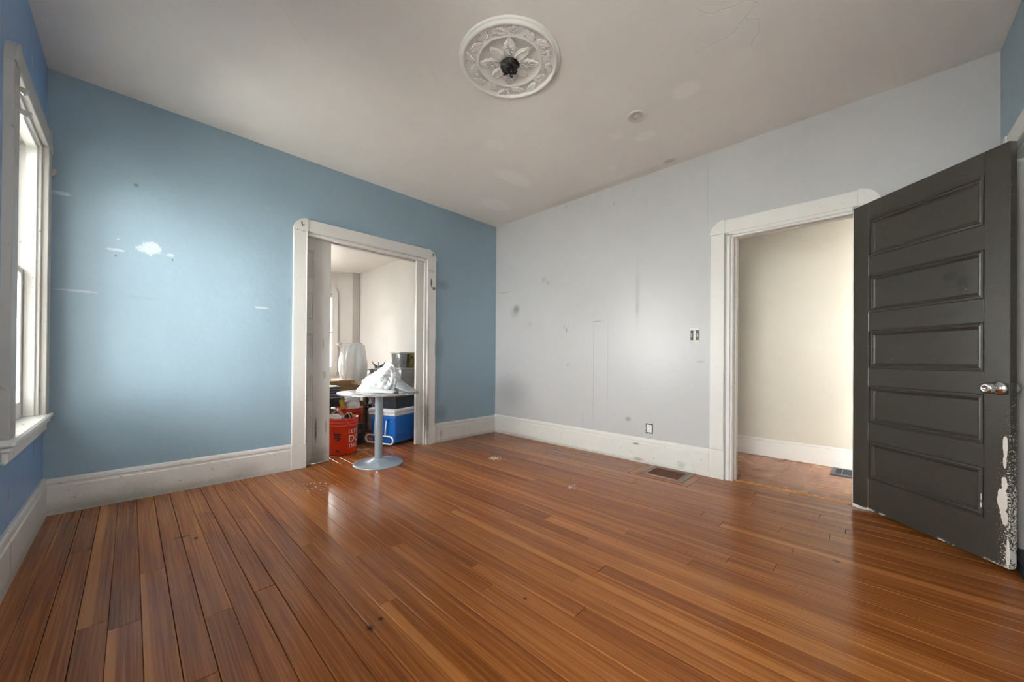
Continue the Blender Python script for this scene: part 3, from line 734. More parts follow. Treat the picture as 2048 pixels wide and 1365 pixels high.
# ---- ceiling medallion
m_plaster = paint('plaster_medallion', (.66, .645, .62), .5, 'xy', [(-1.66, -2.30, .012, .03, .5, .7, (.04, .035, .03), 1.2), (-1.62, -2.24, .01, .03, .5, .5, (.06, .05, .04), 1.2)], var=.04, bump=.2, bscale=70)
med = tag(empty('ceiling_medallion', (-1.889, -2.112, H)), 'large round plaster ceiling medallion with raised petals and scrollwork', 'medallion')
prof = [(.302, 0), (.302, -.008), (.297, -.013), (.291, -.013), (.289, -.018), (.286, -.024), (.279, -.027), (.272, -.025), (.269, -.018), (.266, -.012), (.262, -.0105),
        (.198, -.0105), (.193, -.015), (.187, -.017), (.182, -.014), (.179, -.008), (.10, -.009), (.06, -.010), (0, -.011)]
MB().lathe(prof, 96, cap=False).build('disc', m_plaster, med)
def leaf_mesh(L, w, h, lobes=0, seed=0, n=14, m=8):
    V = []; Fc = []
    for i in range(n + 1):
        t = i / n
        wid = w * (math.sin(math.pi * min(1, t * .92 + .06)) ** .75) * (1 + (.16 * math.sin(t * lobes * math.pi) if lobes else 0))
        for j in range(m + 1):
            s = j / m * 2 - 1
            rim = h * (.55 + .45 * abs(s) ** 2) * math.sin(math.pi * min(1, .12 + t * .88)) ** .4
            if abs(s) > .98: rim = 0
            bumpz = .0035 * mn.noise(Vector((t * 9 + seed, s * 4, seed))) if lobes else 0
            V.append((t * L, s * wid, -(rim + bumpz) * (1 if 0 < i < n else 0)))
    for i in range(n):
        for j in range(m): a = i*(m+1)+j; Fc.append((a, a+1, a+m+2, a+m+1))
    return V, Fc
for k in range(8):
    big = k % 2 == 0; a = math.radians(-45.8 + 45 * k)
    L, w, h = (.140, .036, .016) if big else (.118, .030, .013)
    V, Fc = leaf_mesh(L, w, h, 9 if big else 0, k)
    R_ = Matrix.Rotation(a, 4, 'Z') @ Matrix.Translation((.038, 0, -.0095))
    mb = MB().add(V, Fc, True, R_)
    if big:
        for t, s in ((.10, .0), (.082, .016), (.082, -.016), (.062, .012), (.062, -.012), (.044, 0)):
            c = R_ @ Vector((t, s, -.014))
            mb.tube([c + Vector((.008*math.cos(b), .008*math.sin(b), 0)) for b in [2*math.pi*i/8 for i in range(8)]], .003, 5, closed=True)
    else:
        for s in (-1, 1): mb.tube([R_ @ Vector((t*L, s*w*.72*math.sin(math.pi*min(1,t*.92+.06))**.75, -.012)) for t in (.15,.35,.55,.75,.9)], .0035, 5)
    mb.build('petal', m_plaster, med, fix=False)
for k in range(16):
    a = 2 * math.pi * (k + .3) / 16; V, Fc = leaf_mesh(.092, .024, .013, 5, k + 20, 10, 6)
    sw = 1 if k % 2 else -1
    R_ = Matrix.Rotation(a, 4, 'Z') @ Matrix.Translation((.230 + .012 * sw, -.035, -.010)) @ Matrix.Rotation(math.pi / 2 + .5 * sw, 4, 'Z')
    mb = MB().add(V, Fc, True, R_)
    c0 = R_ @ Vector((.02, .016 * sw, -.004))
    mb.tube([c0 + Vector((.013*math.cos(b)*(1-b/9), .013*math.sin(b)*(1-b/9), -.004)) for b in [i*.55 for i in range(13)]], .0032, 5)
    for j in range(3):
        c1 = R_ @ Vector((.03 + .014*j, -.020 * sw, -.004)); mb.lathe([(0, -.006), (.005, -.003), (.006, .003)], 7, Matrix.Translation(c1 + Vector((0, 0, -.004))), cap=False)
    mb.build('scroll_leaf', m_plaster, med, fix=False)
m_black = simple('black_iron_gloss', (.012, .011, .010), .28)
can = tag(empty('light_fixture_canopy', (-1.889, -2.112, H - .014)), 'small black ornate fixture base at the centre of the medallion', 'light fixture')
mb = MB(); mb.lathe([(.050, 0), (.056, -.008), (.050, -.018), (.034, -.026), (.015, -.030), (0, -.031)], 28, cap=False); mb.build('canopy_plate', m_black, can)
V = []; Fc = []
for i in range(15):
    th = math.pi / 2 * i / 14
    for k in range(40):
        a = 2 * math.pi * k / 40; rr = 1 + .16 * math.sin(5*a + 1.5*math.sin(3*th)) * math.cos(th*.6) + .35 * (ridged((math.cos(a)*math.cos(th)*2.2, math.sin(a)*math.cos(th)*2.2, th*2)) - .45)
        V.append((.052*math.cos(a)*math.cos(th)*rr, .052*math.sin(a)*math.cos(th)*rr, -.012 - .036*math.sin(th)*rr))
for i in range(14):
    for k in range(40): Fc.append((i*40+k, i*40+(k+1) % 40, (i+1)*40+(k+1) % 40, (i+1)*40+k))
MB().add(V, Fc, True).build('canopy_casting', m_black, can)
for k in range(5):
    a = 2 * math.pi * k / 5 + .3
    MB().tube([(.030*math.cos(a) + .014*(1-i/13)*math.cos(a+i*.6), .030*math.sin(a) + .014*(1-i/13)*math.sin(a+i*.6), -.047 - .005*math.sin(i*.5)) for i in range(11)], .0046, 6).build('scroll', m_black, can)

# ---- small ceiling rosette
sm = tag(empty('ceiling_cover_plate', (-.892, -2.437, H)), 'small round painted cover plate on the ceiling', 'cover plate')
m_cover = simple('cover_plate_paint', (.57, .545, .50), .45)
MB().lathe([(.071, 0), (.071, -.006), (.064, -.012), (.054, -.009), (.048, -.006), (0, -.006)], 40, cap=False).build('plate', m_cover, sm)
mb = MB()
for b0, b1, rr in ((.6, 2.6, .036), (3.4, 5.6, .036), (0, 6.283, .018)):
    mb.tube([(rr*math.cos(b0+(b1-b0)*i/14), rr*math.sin(b0+(b1-b0)*i/14), -.008) for i in range(15)], .0055, 6)
mb.build('raised_ring', m_cover, sm)
mk = simple('dark_slot', (.08, .07, .06), .6)
for (p_, q_, r_, s_) in ((-.033, -.018, -.028, -.022), (.016, .032, .02, .026), (.02, .03, -.032, -.026)): MB().box(p_, q_, r_, s_, -.0085, -.006).build('slot', mk, sm)

# ---- light switch box and outlet on the grey wall
m_plate = simple('plate_grey', (.60, .60, .59), .45, bump=.1)
m_boxmetal = simple('box_metal', (.30, .30, .31), .45, .6)
sw = tag(empty('light_switch', (0, -2.556, 1.212)), 'double wall switch with no cover plate and dark open slots', 'light switch')
MB().cbox(-.006, 0, -.041, .041, -.064, .064, .002).build('mounting_frame', m_plate, sw)
for s in (-1, 1):
    MB().box(-.008, -.005, s*.023 - .011, s*.023 + .011, -.043, .043).build('switch_slot', mk, sw)
    g = MB().cbox(-.0105, -.006, s*.023 - .006, s*.023 + .006, -.016, .016, .001); g.build('switch_toggle', m_boxmetal, sw)
MB().cbox(-.010, -.005, -.010, .010, -.05, .05, .001).lathe([(0, -.0), (.004, 0), (.003, .003), (0, .003)], 10, Matrix.Translation((-.010, 0, .038)) @ Matrix.Rotation(-math.pi/2, 4, 'Y'), cap=False).build('yoke', m_plate, sw)
ou = tag(empty('wall_outlet', (0, -2.150, .336)), 'white wall outlet with ragged dark cut edges just above the baseboard', 'outlet')
edge_pts = []
for k in range(40):
    t = k / 40 * 4; s = int(t); f = t - s; a, b = .034, .047
    p = [(-a + 2*a*f, b), (a, b - 2*b*f), (a - 2*a*f, -b), (-a, -b + 2*b*f)][s]
    j = 1 + .14 * mn.noise(Vector((k * 1.7, 3, 0))); edge_pts.append((p[0]*j, p[1]*j))
MB().prism(edge_pts, 0, .0025, lambda a, b, d: (-d, a, b)).build('cutout', mk, ou)
MB().cbox(-.008, -.001, -.025, .025, -.036, .036, .002).build('outlet_body', simple('outlet_white', (.72, .72, .72), .4), ou)
for s in (-1, 1):
    MB().box(-.0088, -.007, -.009, -.006, s*.018 - .006, s*.018 + .006).box(-.0088, -.007, .006, .009, s*.018 - .005, s*.018 + .005).build('socket_slot', mk, ou)

# ---- floor registers
m_reg = simple('register_bronze', (.20, .125, .09), .4, .55, var=.2, vscale=30)
m_regwood = simple('register_frame', (.22, .125, .085), .35, .15, var=.15, vscale=25)
m_rust = simple('register_rust', (.14, .045, .018), .5, .4, var=.4, vscale=60)
rg = tag(empty('floor_register', ((VX0+VX1)/2, (VY0+VY1)/2, 0)), 'brown metal floor register grille beside the grey wall', 'floor register')
hx, hy = (VX1-VX0)/2 - .001, (VY1-VY0)/2 - .001
def frame(mb, ax, ay, bx_, by, z0, z1):
    for (p, q, r, s) in ((-ax, ax, -ay, -by), (-ax, ax, by, ay), (-ax, -bx_, -by, by), (bx_, ax, -by, by)): mb.cbox(p, q, r, s, z0, z1, .0015)
    return mb
frame(MB(), hx, hy, hx - .034, hy - .036, -.015, .004).build('outer_frame', m_regwood, rg)
frame(MB(), hx - .035, hy - .037, hx - .060, hy - .062, -.015, .002).build('inner_frame', m_reg, rg)
MB().box(-hx + .05, hx - .05, -hy + .05, hy - .05, -.017, -.014).build('duct_floor', m_dark_gap, rg)
gx, gy = hx - .060, hy - .062
mb = MB()
for k in range(1, 14): t = -gy + 2*gy*k/14; mb.box(-gx, gx, t - .0022, t + .0022, -.009, .0012)
for k in range(1, 9): t = -gx + 2*gx*k/9; mb.box(t - .0022, t + .0022, -gy, gy, -.009, .0008)
tag(mb.build('grille', m_rust, rg), kind='stuff')
hv = tag(empty('floor_register', ((HV[0]+HV[1])/2, (HV[2]+HV[3])/2, 0)), 'dark slate floor register beside the hall baseboard', 'floor register')
hx, hy = (HV[1]-HV[0])/2 - .001, (HV[3]-HV[2])/2 - .001
m_slate = simple('register_slate', (.10, .10, .115), .4, .4)
frame(MB(), hx, hy, hx - .035, hy - .03, -.015, .005).build('outer_frame', m_slate, hv)
MB().box(-hx + .03, hx - .03, -hy + .025, hy - .025, -.017, -.012).build('duct_floor', simple('duct_navy', (.016, .018, .03), .6), hv)
mb = MB()
for k in range(1, 4): t = -hy + 2*hy*k/4; mb.cbox(-hx + .034, hx - .034, t - .004, t + .004, -.01, .003, .001)
for k in range(1, 8): t = -hx + 2*hx*k/8; mb.box(t - .0015, t + .0015, -hy + .03, hy - .03, -.01, .001)
tag(mb.build('grille', m_slate, hv), kind='stuff')

# ---- crumbs on the floor
m_crumb = simple('plaster_crumbs', (.42, .36, .27), .8, var=.4, vscale=80)
def crumbs(x, y, n, spread, label):
    mb = MB(); rr = random.Random(int(x * 1000))
    for _ in range(n):
        cx, cy = x + rr.gauss(0, spread), y + rr.gauss(0, spread); s = rr.uniform(.0018, .0065)
        Mx = Matrix.Translation((cx, cy, s * .35)) @ Matrix.Rotation(rr.random() * 6, 4, 'Z') @ Matrix.Diagonal((1, rr.uniform(.5, 1), .5, 1))
        mb.box(-s, s, -s, s, -s * .7, s * .7, Mx)
    tag(mb.build('plaster_crumbs', m_crumb), label, 'debris', kind='stuff')
crumbs(-.932, -.995, 60, .035, 'little heap of plaster crumbs on the floor before the room corner')
crumbs(-1.067, -2.0, 16, .02, 'few pale plaster flakes on the floor near the register')
crumbs(-2.48, -.62, 26, .07, 'pale flakes scattered on the floor before the sliding door')

# ---- round pedestal table
m_steel = simple('table_steel', (.50, .51, .53), .22, 1.0, var=.03)
m_tblblue = simple('table_powder_coat', (.36, .43, .50), .32, .55, var=.03)
m_top = simple('table_top', (.55, .55, .56), .22, .75, var=.05, vscale=5)
TX, TY = -1.825, -.345
tb = tag(empty('pedestal_table', (TX, TY, 0)), 'round silver pedestal table standing in the pocket doorway', 'table')
MB().lathe([(.0, 0), (.222, 0), (.224, .004), (.221, .009), (.19, .014), (.12, .022), (.075, .034), (.052, .046), (.042, .050), (0, .05)], 64, cap=False).build('base', m_tblblue, tb)
MB().lathe([(.036, .045), (.036, .635)], 32).build('pole', m_tblblue, tb)
MB().lathe([(0, .655), (.345, .655), (.362, .658), (.366, .664), (.364, .670), (.355, .674), (0, .674)], 72, cap=False).build('table_top', m_top, tb)
MB().lathe([(0, .630), (.10, .630), (.12, .655), (0, .655)], 32, cap=False).build('top_plate', m_tblblue, tb)

# ---- plastic bags
def plastic(name, c, rough=.32, trans=.0, alpha=1.0):
    t = NT(name); P = t.coord(); f = t.noise(P, 12, 5, .6)
    t.col(t.mix(t.rng(f, .3, .7), tuple(x*.93 for x in c), c)); t.set(Roughness=rough, Specular_IOR_Level=.5)
    t.b.inputs['Subsurface Weight'].default_value = 0.0
    t.bump(t.noise(t.mapping(P, (1, 1, 1.6)), 32, 4, .6, 1.2), .45, .006)
    if alpha < 1: t.b.inputs['Alpha'].default_value = alpha
    return t.m
m_bag = plastic('white_bag', (.66, .68, .70)); m_bag_g = plastic('grey_bag', (.42, .44, .48)); m_bag_c = plastic('clear_bag', (.72, .70, .66), .2)
def blob(fr, n=36, m=28, crease=.03, freq=6, seed=0, flat=True):
    """closed crumpled form: fr(a, t)-> radius xy and height for azimuth a and t 0 (base rim) .. 1 (top)"""
    V = []; Fc = []
    for i in range(m + 1):
        t = i / m
        for k in range(n):
            a = 2 * math.pi * k / n; x, y, z = fr(a, t)
            nv = Vector((math.cos(a), math.sin(a), t * 1.3)); w = math.sin(math.pi * min(.5, t * 1.6 + .06)) if t < .3 else 1
            d = crease * (ridged(Vector((x, y, z)) * freq + Vector((seed, 0, 0))) - .45)
            V.append((x + nv.x * d * w, y + nv.y * d * w, max(.0005, z + d * .8 * w * (1 if t > .02 else 0))))
    for i in range(m):
        for k in range(n): k2 = (k+1) % n; Fc.append((i*n+k, i*n+k2, (i+1)*n+k2, (i+1)*n+k))
    top = len(V); V.append(tuple(sum((Vector(V[m*n+k]) for k in range(n)), Vector()) / n)); 
    for k in range(n): Fc.append((m*n+k, m*n+(k+1) % n, top))
    bot = len(V); V.append((sum(V[k][0] for k in range(n))/n, sum(V[k][1] for k in range(n))/n, .0))
    for k in range(n): Fc.append(((k+1) % n, k, bot))
    return V, Fc
cr, sr = math.cos(-.80), math.sin(-.80)     # local x of the bag lies along the picture's horizontal
bagroot = tag(empty('plastic_bag', (TX + .02, TY - .02, .6745), -.80), 'white crumpled plastic shopping bag heaped on the round table', 'bag')
def bagf(a, t):
    # taut folds run from the gathered top down to the slack, bulging left end
    cx = .100 * t ** .9; wide = (1 - t ** 1.35) ** .60
    left = .5 - .5 * math.cos(a)
    fold = .085 * (abs(math.sin(4.5*a + .6 + 1.3*t)) - .5) * t ** .35 + .05 * (abs(math.sin(8.2*a + 1.7 - 2.1*t)) - .5)
    rx = .178 * wide * (1 + fold) * (1 + .10 * left); ry = .145 * wide * (1 + fold)
    z = .24 * t ** (.95 - .28 * left)
    return (-.035 + cx + rx * math.cos(a), ry * math.sin(a), z)
V, Fc = blob(bagf, 110, 64, .034, 9, 3)
MB().add(V, Fc, True).build('bag_body', m_bag, bagroot)
def strip(pts, w, up, seed=0, th=.002):
    mb = MB(); n = len(pts); V = []; Fc = []
    for i, p in enumerate(pts):
        p = Vector(p); t = (Vector(pts[min(i+1, n-1)]) - Vector(pts[max(i-1, 0)])).normalized(); s = t.cross(Vector(up)).normalized()
        nn = s.cross(t).normalized()
        ww = w if not isinstance(w, (list, tuple)) else w[i]
        j = .006 * mn.noise(Vector((i * .7, seed, 0)))
        for (e, h) in ((-1, 0), (-.3, .004), (.3, -.003), (1, 0)): V.append(tuple(p + s * ww * e + nn * (h + j)))
        for (e, h) in ((1, -th), (.3, -.003 - th), (-.3, .004 - th), (-1, -th)): V.append(tuple(p + s * ww * e + nn * (h + j)))
    for i in range(n - 1):
        for k in range(8): Fc.append((i*8+k, i*8+(k+1) % 8, (i+1)*8+(k+1) % 8, (i+1)*8+k))
    Fc.append(tuple(range(8))); Fc.append(tuple(range((n-1)*8, n*8))[::-1])
    mb.add(V, Fc, True); return mb
strip([(.055, -.02, .21), (.05, -.015, .245), (.062, -.02, .268), (.08, -.02, .262), (.10, -.015, .235), (.115, -.01, .205)], .018, (0, 1, 0), 1).build('bag_handle', m_bag, bagroot)
strip([(.135, .01, .12), (.15, .012, .165), (.158, .01, .195), (.165, .012, .197), (.166, .01, .17), (.160, .01, .11)], .012, (0, 1, 0), 2).build('bag_handle', m_bag, bagroot)
mp = simple('bag_print', (.36, .34, .33), .5)
# printed arch mark: cut from the bag's own surface towards the camera
body = [o for o in bpy.data.objects if o.name.startswith('bag_body')][-1]
from mathutils.bvhtree import BVHTree
bvh = BVHTree.FromPolygons([v.co.copy() for v in body.data.vertices], [tuple(p.vertices) for p in body.data.polygons])
def on_bag(px_, pz):
    hit = bvh.ray_cast(Vector((px_, -.6, pz)), Vector((0, 1, 0)))
    return (hit[0] + Vector((0, -.0025, 0))) if hit[0] else None
mb = MB()
for pts, w in (([(.048, .135), (.055, .155), (.070, .163), (.088, .158), (.097, .146)], .0075), ([(.052, .128), (.045, .118), (.035, .107), (.028, .098)], .004), ([(.085, .125), (.094, .112), (.103, .098), (.098, .090)], .005)):
    hp = [on_bag(*p) for p in pts]; hp = [p for p in hp if p]
    if len(hp) > 2: MB().tube(hp, w * .8, 5).build('printed_mark', mp, bagroot)
# flat pale sheet of plastic in front and the grey bag at the right of the table
def sheet(name, poly_fn, mat, label, loc, rz, n=26, m=18):
    V = []; Fc = []
    for i in range(n + 1):
        for j in range(m + 1):
            V.append(poly_fn(i / n, j / m))
    for i in range(n):
        for j in range(m): a = i*(m+1)+j; Fc.append((a, a+1, a+m+2, a+m+1))
    o = MB().add(V, Fc, True).build(name, mat); o.location = loc; o.rotation_euler = (0, 0, rz)
    so = o.modifiers.new('thickness', 'SOLIDIFY'); so.thickness = .002; so.offset = 1
    return o
def sheet_a(u, v):
    x = -.06 + .24 * u; y = -.235 + .10 * v * (1 - .25 * u)
    z = .004 + .045 * math.sin(math.pi * v * .55) * (1 - .8 * u) + .010 * max(0, ridged((u*3, v*3, 2)) - .3) * (1 - u * .7)
    return (x, y, z + .004)
tag(sheet('plastic_sheet', sheet_a, m_bag, '', (TX + .02, TY - .02, .6745), -.80), 'flat fold of pale plastic spread before the white bag on the table', 'plastic sheet')
def sheet_b(u, v):
    x = .195 + .155 * u; y = -.135 + .27 * v
    r = .35 - math.hypot(x + .0, y)
    h = .115 * (1 - u) ** 1.25 * math.sin(math.pi * (.12 + .76 * v)) + .012 * max(0, ridged((u*4, v*4, 5)) - .3) * (1 - u)
    if math.hypot(x, y) > .355: s = .355 / math.hypot(x, y); x *= s; y *= s
    return (x, y, .003 + h)
tag(sheet('plastic_bag', sheet_b, m_bag_g, '', (TX, TY, .6745), -.80), 'dull grey plastic bag lying at the right rim of the table', 'bag')

# ---- buckets
m_red = simple('bucket_orange_red', (.60, .035, .008), .32, var=.08)
m_wire = simple('steel_wire', (.45, .45, .46), .3, 1.0)
m_whitep = simple('white_plastic', (.75, .75, .74), .35)
m_print_w = simple('print_white', (.80, .76, .76), .5); m_print_k = simple('print_black', (.03, .008, .006), .5)
def bucket(loc, rz, label, bail='up', text=True):
    root = tag(empty('bucket', loc, rz), label, 'bucket', 'red buckets in the back room')
    pr_ = [(0, .004), (.128, .004), (.132, 0), (.134, .006), (.146, .285), (.149, .290), (.149, .298), (.1465, .300), (.147, .318), (.151, .322), (.151, .328), (.148, .330), (.1485, .346), (.152, .350), (.152, .356), (.149, .358), (.150, .366), (.153, .370), (.150, .373), (.146, .372), (.142, .30), (.130, .012), (0, .010)]
    MB().lathe(pr_, 64, cap=False).build('bucket_body', m_red, root)
    for s in (-1, 1):
        MB().cbox(-.016, .016, s*.150 - .008, s*.150 + .008, .295, .335, .004).build('handle_ear', m_red, root)
    if bail:
        pts = []
        tilt = {'up': 1.02, 'down': -.35}[bail]
        for i in range(21):
            b = math.pi * i / 20; y = -.158 * math.cos(b); rr = .185 * math.sin(b) ** .8
            pts.append((-rr * math.cos(tilt), y, .315 + rr * math.sin(tilt)))
        h = MB().tube(pts, .0022, 6).build('bail', m_wire, root)
        g = pts[8:13]; MB().tube(g, .011, 10).build('grip', m_whitep, h)
    if text:
        def wrap(body, size, z, a0, mat, name='lettering', stretch=1.0):
            cu = bpy.data.curves.new('t', 'FONT'); cu.body = body; cu.size = size; cu.extrude = .0004
            o = bpy.data.objects.new('t', cu); COL.objects.link(o)
            me = bpy.data.meshes.new_from_object(o.evaluated_get(bpy.context.evaluated_depsgraph_get()))
            bpy.data.objects.remove(o); bpy.data.curves.remove(cu)
            bm = bmesh.new(); bm.from_mesh(me); bmesh.ops.triangulate(bm, faces=bm.faces)
            for v in bm.verts:
                zz = z + v.co.y * stretch; R_ = .134 + (.146 - .134) * zz / .285 + .0008 + v.co.z; a = a0 + v.co.x / .14
                v.co = Vector((R_ * math.cos(a), R_ * math.sin(a), zz))
            bm.to_mesh(me); bm.free(); me.materials.append(mat)
            t = bpy.data.objects.new(name, me); COL.objects.link(t); t.parent = root
        wrap("LET\u2019S", .052, .218, TEXT_A, m_print_w, stretch=1.05)
        wrap("DO", .098, .128, TEXT_A, m_print_w, stretch=1.0)
        wrap("THIS.", .056, .068, TEXT_A, m_print_w, stretch=1.05)
        def patch(a0, a1, z0, z1):
            n = 6
            V = []
            for i in range(n + 1):
                a = a0 + (a1 - a0) * i / n
                for z in (z0, z1):
                    R_ = .134 + .012 * z / .285 + .0009; V.append((R_*math.cos(a), R_*math.sin(a), z))
            MB().add(V, [(2*i, 2*i+2, 2*i+3, 2*i+1) for i in range(n)]).build('printed_mark', m_print_k, root)
        for (p, q, z0, z1) in ((-.24, .24, .205, .222), (-.20, .20, .190, .202), (-.2, -.05, .165, .184), (-.02, .2, .160, .184), (-.12, .16, .145, .157), (-.16, .10, .05, .058), (-.10, .14, .038, .047), (-.16, .14, .028, .034)):
            patch(LOGO_A + p, LOGO_A + q, z0, z1)
    return root
# directions on bucket 1 seen from the camera: towards camera is about -112 deg
CAMD = math.atan2(-3.674 - .30, -3.457 + 1.905)
TEXT_A = CAMD + math.radians(22); LOGO_A = CAMD - math.radians(20)
b1 = bucket((-1.905, .300, 0), 0, 'orange red plastic bucket with white lettering beside the sliding door', 'up')
b2 = bucket((-1.55, .985, 0), 2.2, 'orange red bucket behind the black toolbox holding a clear bag', None, text=False)
# contents of bucket 1
def bowl(name, label, loc, r, h, mat, rot=(0, 0, 0)):
    o = MB().lathe([(0, .0), (r*.55, .0), (r*.9, h*.6), (r, h), (r*.96, h), (r*.86, h*.62), (r*.5, .006), (0, .006)], 32, cap=False).build(name, mat)
    o.location = loc; o.rotation_euler = rot; return tag(o, label, 'bowl')
# helmet-like dark padded ball with straps
m_purple = simple('dark_purple', (.022, .016, .026), .38, var=.2); m_tan = simple('tan_rubber', (.36, .25, .13), .5); m_blackp = simple('black_plastic', (.012, .012, .013), .35)
hb = tag(empty('strapped_case', (-1.850, .300, .327)), 'rounded dark purple case with tan straps poking out of the front bucket', 'case')
V, Fc = blob(lambda a, t: (.075*math.cos(a)*math.cos(t*1.5), .060*math.sin(a)*math.cos(t*1.5), -.10 + .175*math.sin(t*1.5708) ), 32, 20, .006, 10, 8)
V = [(x, y, z if z > .001 else -.1) for x, y, z in V]
MB().add(V, Fc, True).build('case_body', m_purple, hb)
for off in (-.012, .018): MB().tube([(off + .01, .064*math.cos(b), -.02 + .098*math.sin(b)) for b in [math.pi*i/14 for i in range(15)]], .0055, 6).build('strap', m_tan, hb)
wb_ = bowl('bowl', 'small off white bowl lying in the front bucket', (-1.975, .335, .335), .062, .05, m_whitep, (.35, .1, 0))
hose = MB().tube([(-2.005, .365, .24), (-2.005, .372, .385), (-1.955, .385, .422), (-1.89, .395, .41), (-1.855, .40, .36), (-1.85, .395, .25)], .0085, 8).build('hose', m_tan)
tag(hose, 'tan hose arching out of the front bucket', 'hose')
rod = MB().tube([(-2.10, .42, .385), (-1.93, .42, .40)], .012, 8).tube([(-1.93, .42, .40), (-1.82, .455, .43)], .007, 8).build('tool_handle', m_blackp)
tag(rod, 'black tool handle resting across the front bucket', 'tool')

# ---- black toolbox
tbx = tag(empty('toolbox', (-1.705, .505, 0)), 'black plastic toolbox between the red bucket and the blue cooler', 'toolbox')
MB().cbox(.006, .124, .006, .289, 0, .150, .008).build('toolbox_tray', m_blackp, tbx)
MB().cbox(.0, .130, .0, .295, .150, .238, .012).build('toolbox_lid', m_blackp, tbx)
MB().cbox(-.006, .136, -.006, .301, .142, .156, .003).build('rim', m_blackp, tbx)
MB().cbox(-.004, .134, -.004, .299, .082, .094, .003).build('rib', m_blackp, tbx)
MB().tube([(.065, .09, .236), (.065, .095, .262), (.065, .235, .262), (.065, .24, .236)], .009, 8).build('handle', m_blackp, tbx)
MB().cbox(.05, .08, -.010, .0, .135, .175, .002).build('latch', simple('latch_grey', (.06, .06, .065), .4), tbx)

# ---- blue cooler
m_cool = simple('cooler_blue', (.006, .13, .50), .3, var=.05); m_coolw = simple('cooler_white', (.72, .74, .78), .3)
CT = math.radians(20)
co = tag(empty('cooler', (-1.405, .135, 0), CT), 'blue picnic cooler with white lid and white swing handle', 'cooler')
def taper(mb_, x0, x1, y0, y1, z0, z1, ins, c, mat):
    bm = bmesh.new(); bmesh.ops.create_cube(bm, size=1)
    for v in bm.verts:
        k = ins if v.co.z < 0 else 0
        v.co = Vector(((x0 + k) if v.co.x < 0 else (x1 - k), (y0 + k) if v.co.y < 0 else (y1 - k), z0 if v.co.z < 0 else z1))
    bmesh.ops.bevel(bm, geom=list(bm.edges), offset=c, segments=4, affect='EDGES', profile=.5)
    return mb_.frombm(bm, True)
b_ = taper(MB(), 0, .60, 0, .38, .018, .345, .022, .03, None).build('cooler_body', m_cool, co)
for z in (.075, .095, .115): MB().rbox(.03 - .1*(z-.1), .57, .012 - .08*(z-.1), .02, z, z + .009, .004, 2).build('groove_band', simple('cooler_blue_dark', (.004, .07, .33), .35) if 'cooler_blue_dark' not in bpy.data.materials else bpy.data.materials['cooler_blue_dark'], b_)
taper(MB(), -.006, .606, -.006, .386, .335, .372, .004, .012, None).build('cooler_rim', m_coolw, co)
lid = taper(MB(), -.010, .610, -.010, .390, .368, .412, .0, .018, None).build('cooler_lid', m_coolw, co)
MB().rbox(-.016, -.006, .14, .24, .355, .385, .004, 2).build('lid_latch', m_coolw, lid)
hd = MB()
for yy in (.11, .27): hd.tube([(-.010, yy, .285), (-.022, yy, .20), (-.030, yy, .115)], .0075, 8)
lp = []
for k in range(28):
    a = 2 * math.pi * k / 28; cx = .155 if math.cos(a) > 0 else -.155
    lp.append((-.034, .19 + (cx + .042*math.cos(a)), .073 + .042*math.sin(a)))
hd.tube(lp, .0095, 8, closed=True)
hd.build('swing_handle', m_coolw, co)
for yy in (.11, .27): MB().rbox(-.012, .004, yy - .014, yy + .014, .272, .300, .004, 2).build('handle_pivot', m_cool, co)
MB().cbox(-.003, .010, .13, .25, .225, .235, .001).build('recess', bpy.data.materials['cooler_blue_dark'], co)
for yy in (.06, .045): MB().lathe([(0, 0), (.005, 0), (.003, .003), (0, .003)], 10, Matrix.Translation((.004, yy, .275)) @ Matrix.Rotation(-math.pi/2, 4, 'Y'), cap=False).build('screw', m_coolw, co)
# dark box on the cooler with dishes on it
cP = Vector((-1.405, .135, 0)); cu_ = Vector((math.cos(CT), math.sin(CT), 0)); cv_ = Vector((-math.sin(CT), math.cos(CT), 0))
m_navy = simple('navy_box', (.018, .024, .040), .38, var=.15)
nb = tag(empty('storage_box', tuple(cP + cu_*.05 + cv_*.03 + Vector((0, 0, .4125))), CT), 'dark navy file box standing on the lid of the blue cooler', 'box')
MB().cbox(0, .46, 0, .30, 0, .125, .004).build('box_body', m_navy, nb)
MB().cbox(-.005, .465, -.005, .305, .125, .143, .003).build('box_lid', simple('navy_lid', (.05, .045, .045), .4), nb)
MB().cbox(-.003, .0, .10, .20, .04, .08, .001).build('label_frame', simple('navy_trim', (.035, .045, .07), .4), nb)
top0 = cP + cu_*.05 + cv_*.03 + Vector((0, 0, .5565))
pp = top0 + cu_*.16 + cv_*.09
dish = MB().lathe([(0, 0), (.05, 0), (.085, .010), (.088, .013), (.082, .013), (.05, .004), (0, .004)], 32, cap=False).build('plate', m_whitep); dish.location = pp; tag(dish, 'white plate lying on the navy box under the table', 'plate')
pp = top0 + cu_*.29 + cv_*.07
rol = MB().tube([(-.07, .01, .012), (.0, .0, .014), (.07, .012, .012)], .012, 10).build('rolled_cloth', simple('cream_cloth', (.66, .60, .50), .8)); rol.location = pp; tag(rol, 'rolled cream cloth lying on the navy box beside the jamb', 'cloth')
pp = top0 + cu_*.055 + cv_*.12
crd = MB().cbox(-.045, .012, -.10, .12, 0, .010, .001).build('folded_card', simple('pink_card', (.50, .36, .30), .7)); crd.location = pp; crd.rotation_euler = (0, 0, CT); tag(crd, 'flat pinkish card lying on the navy box', 'card')

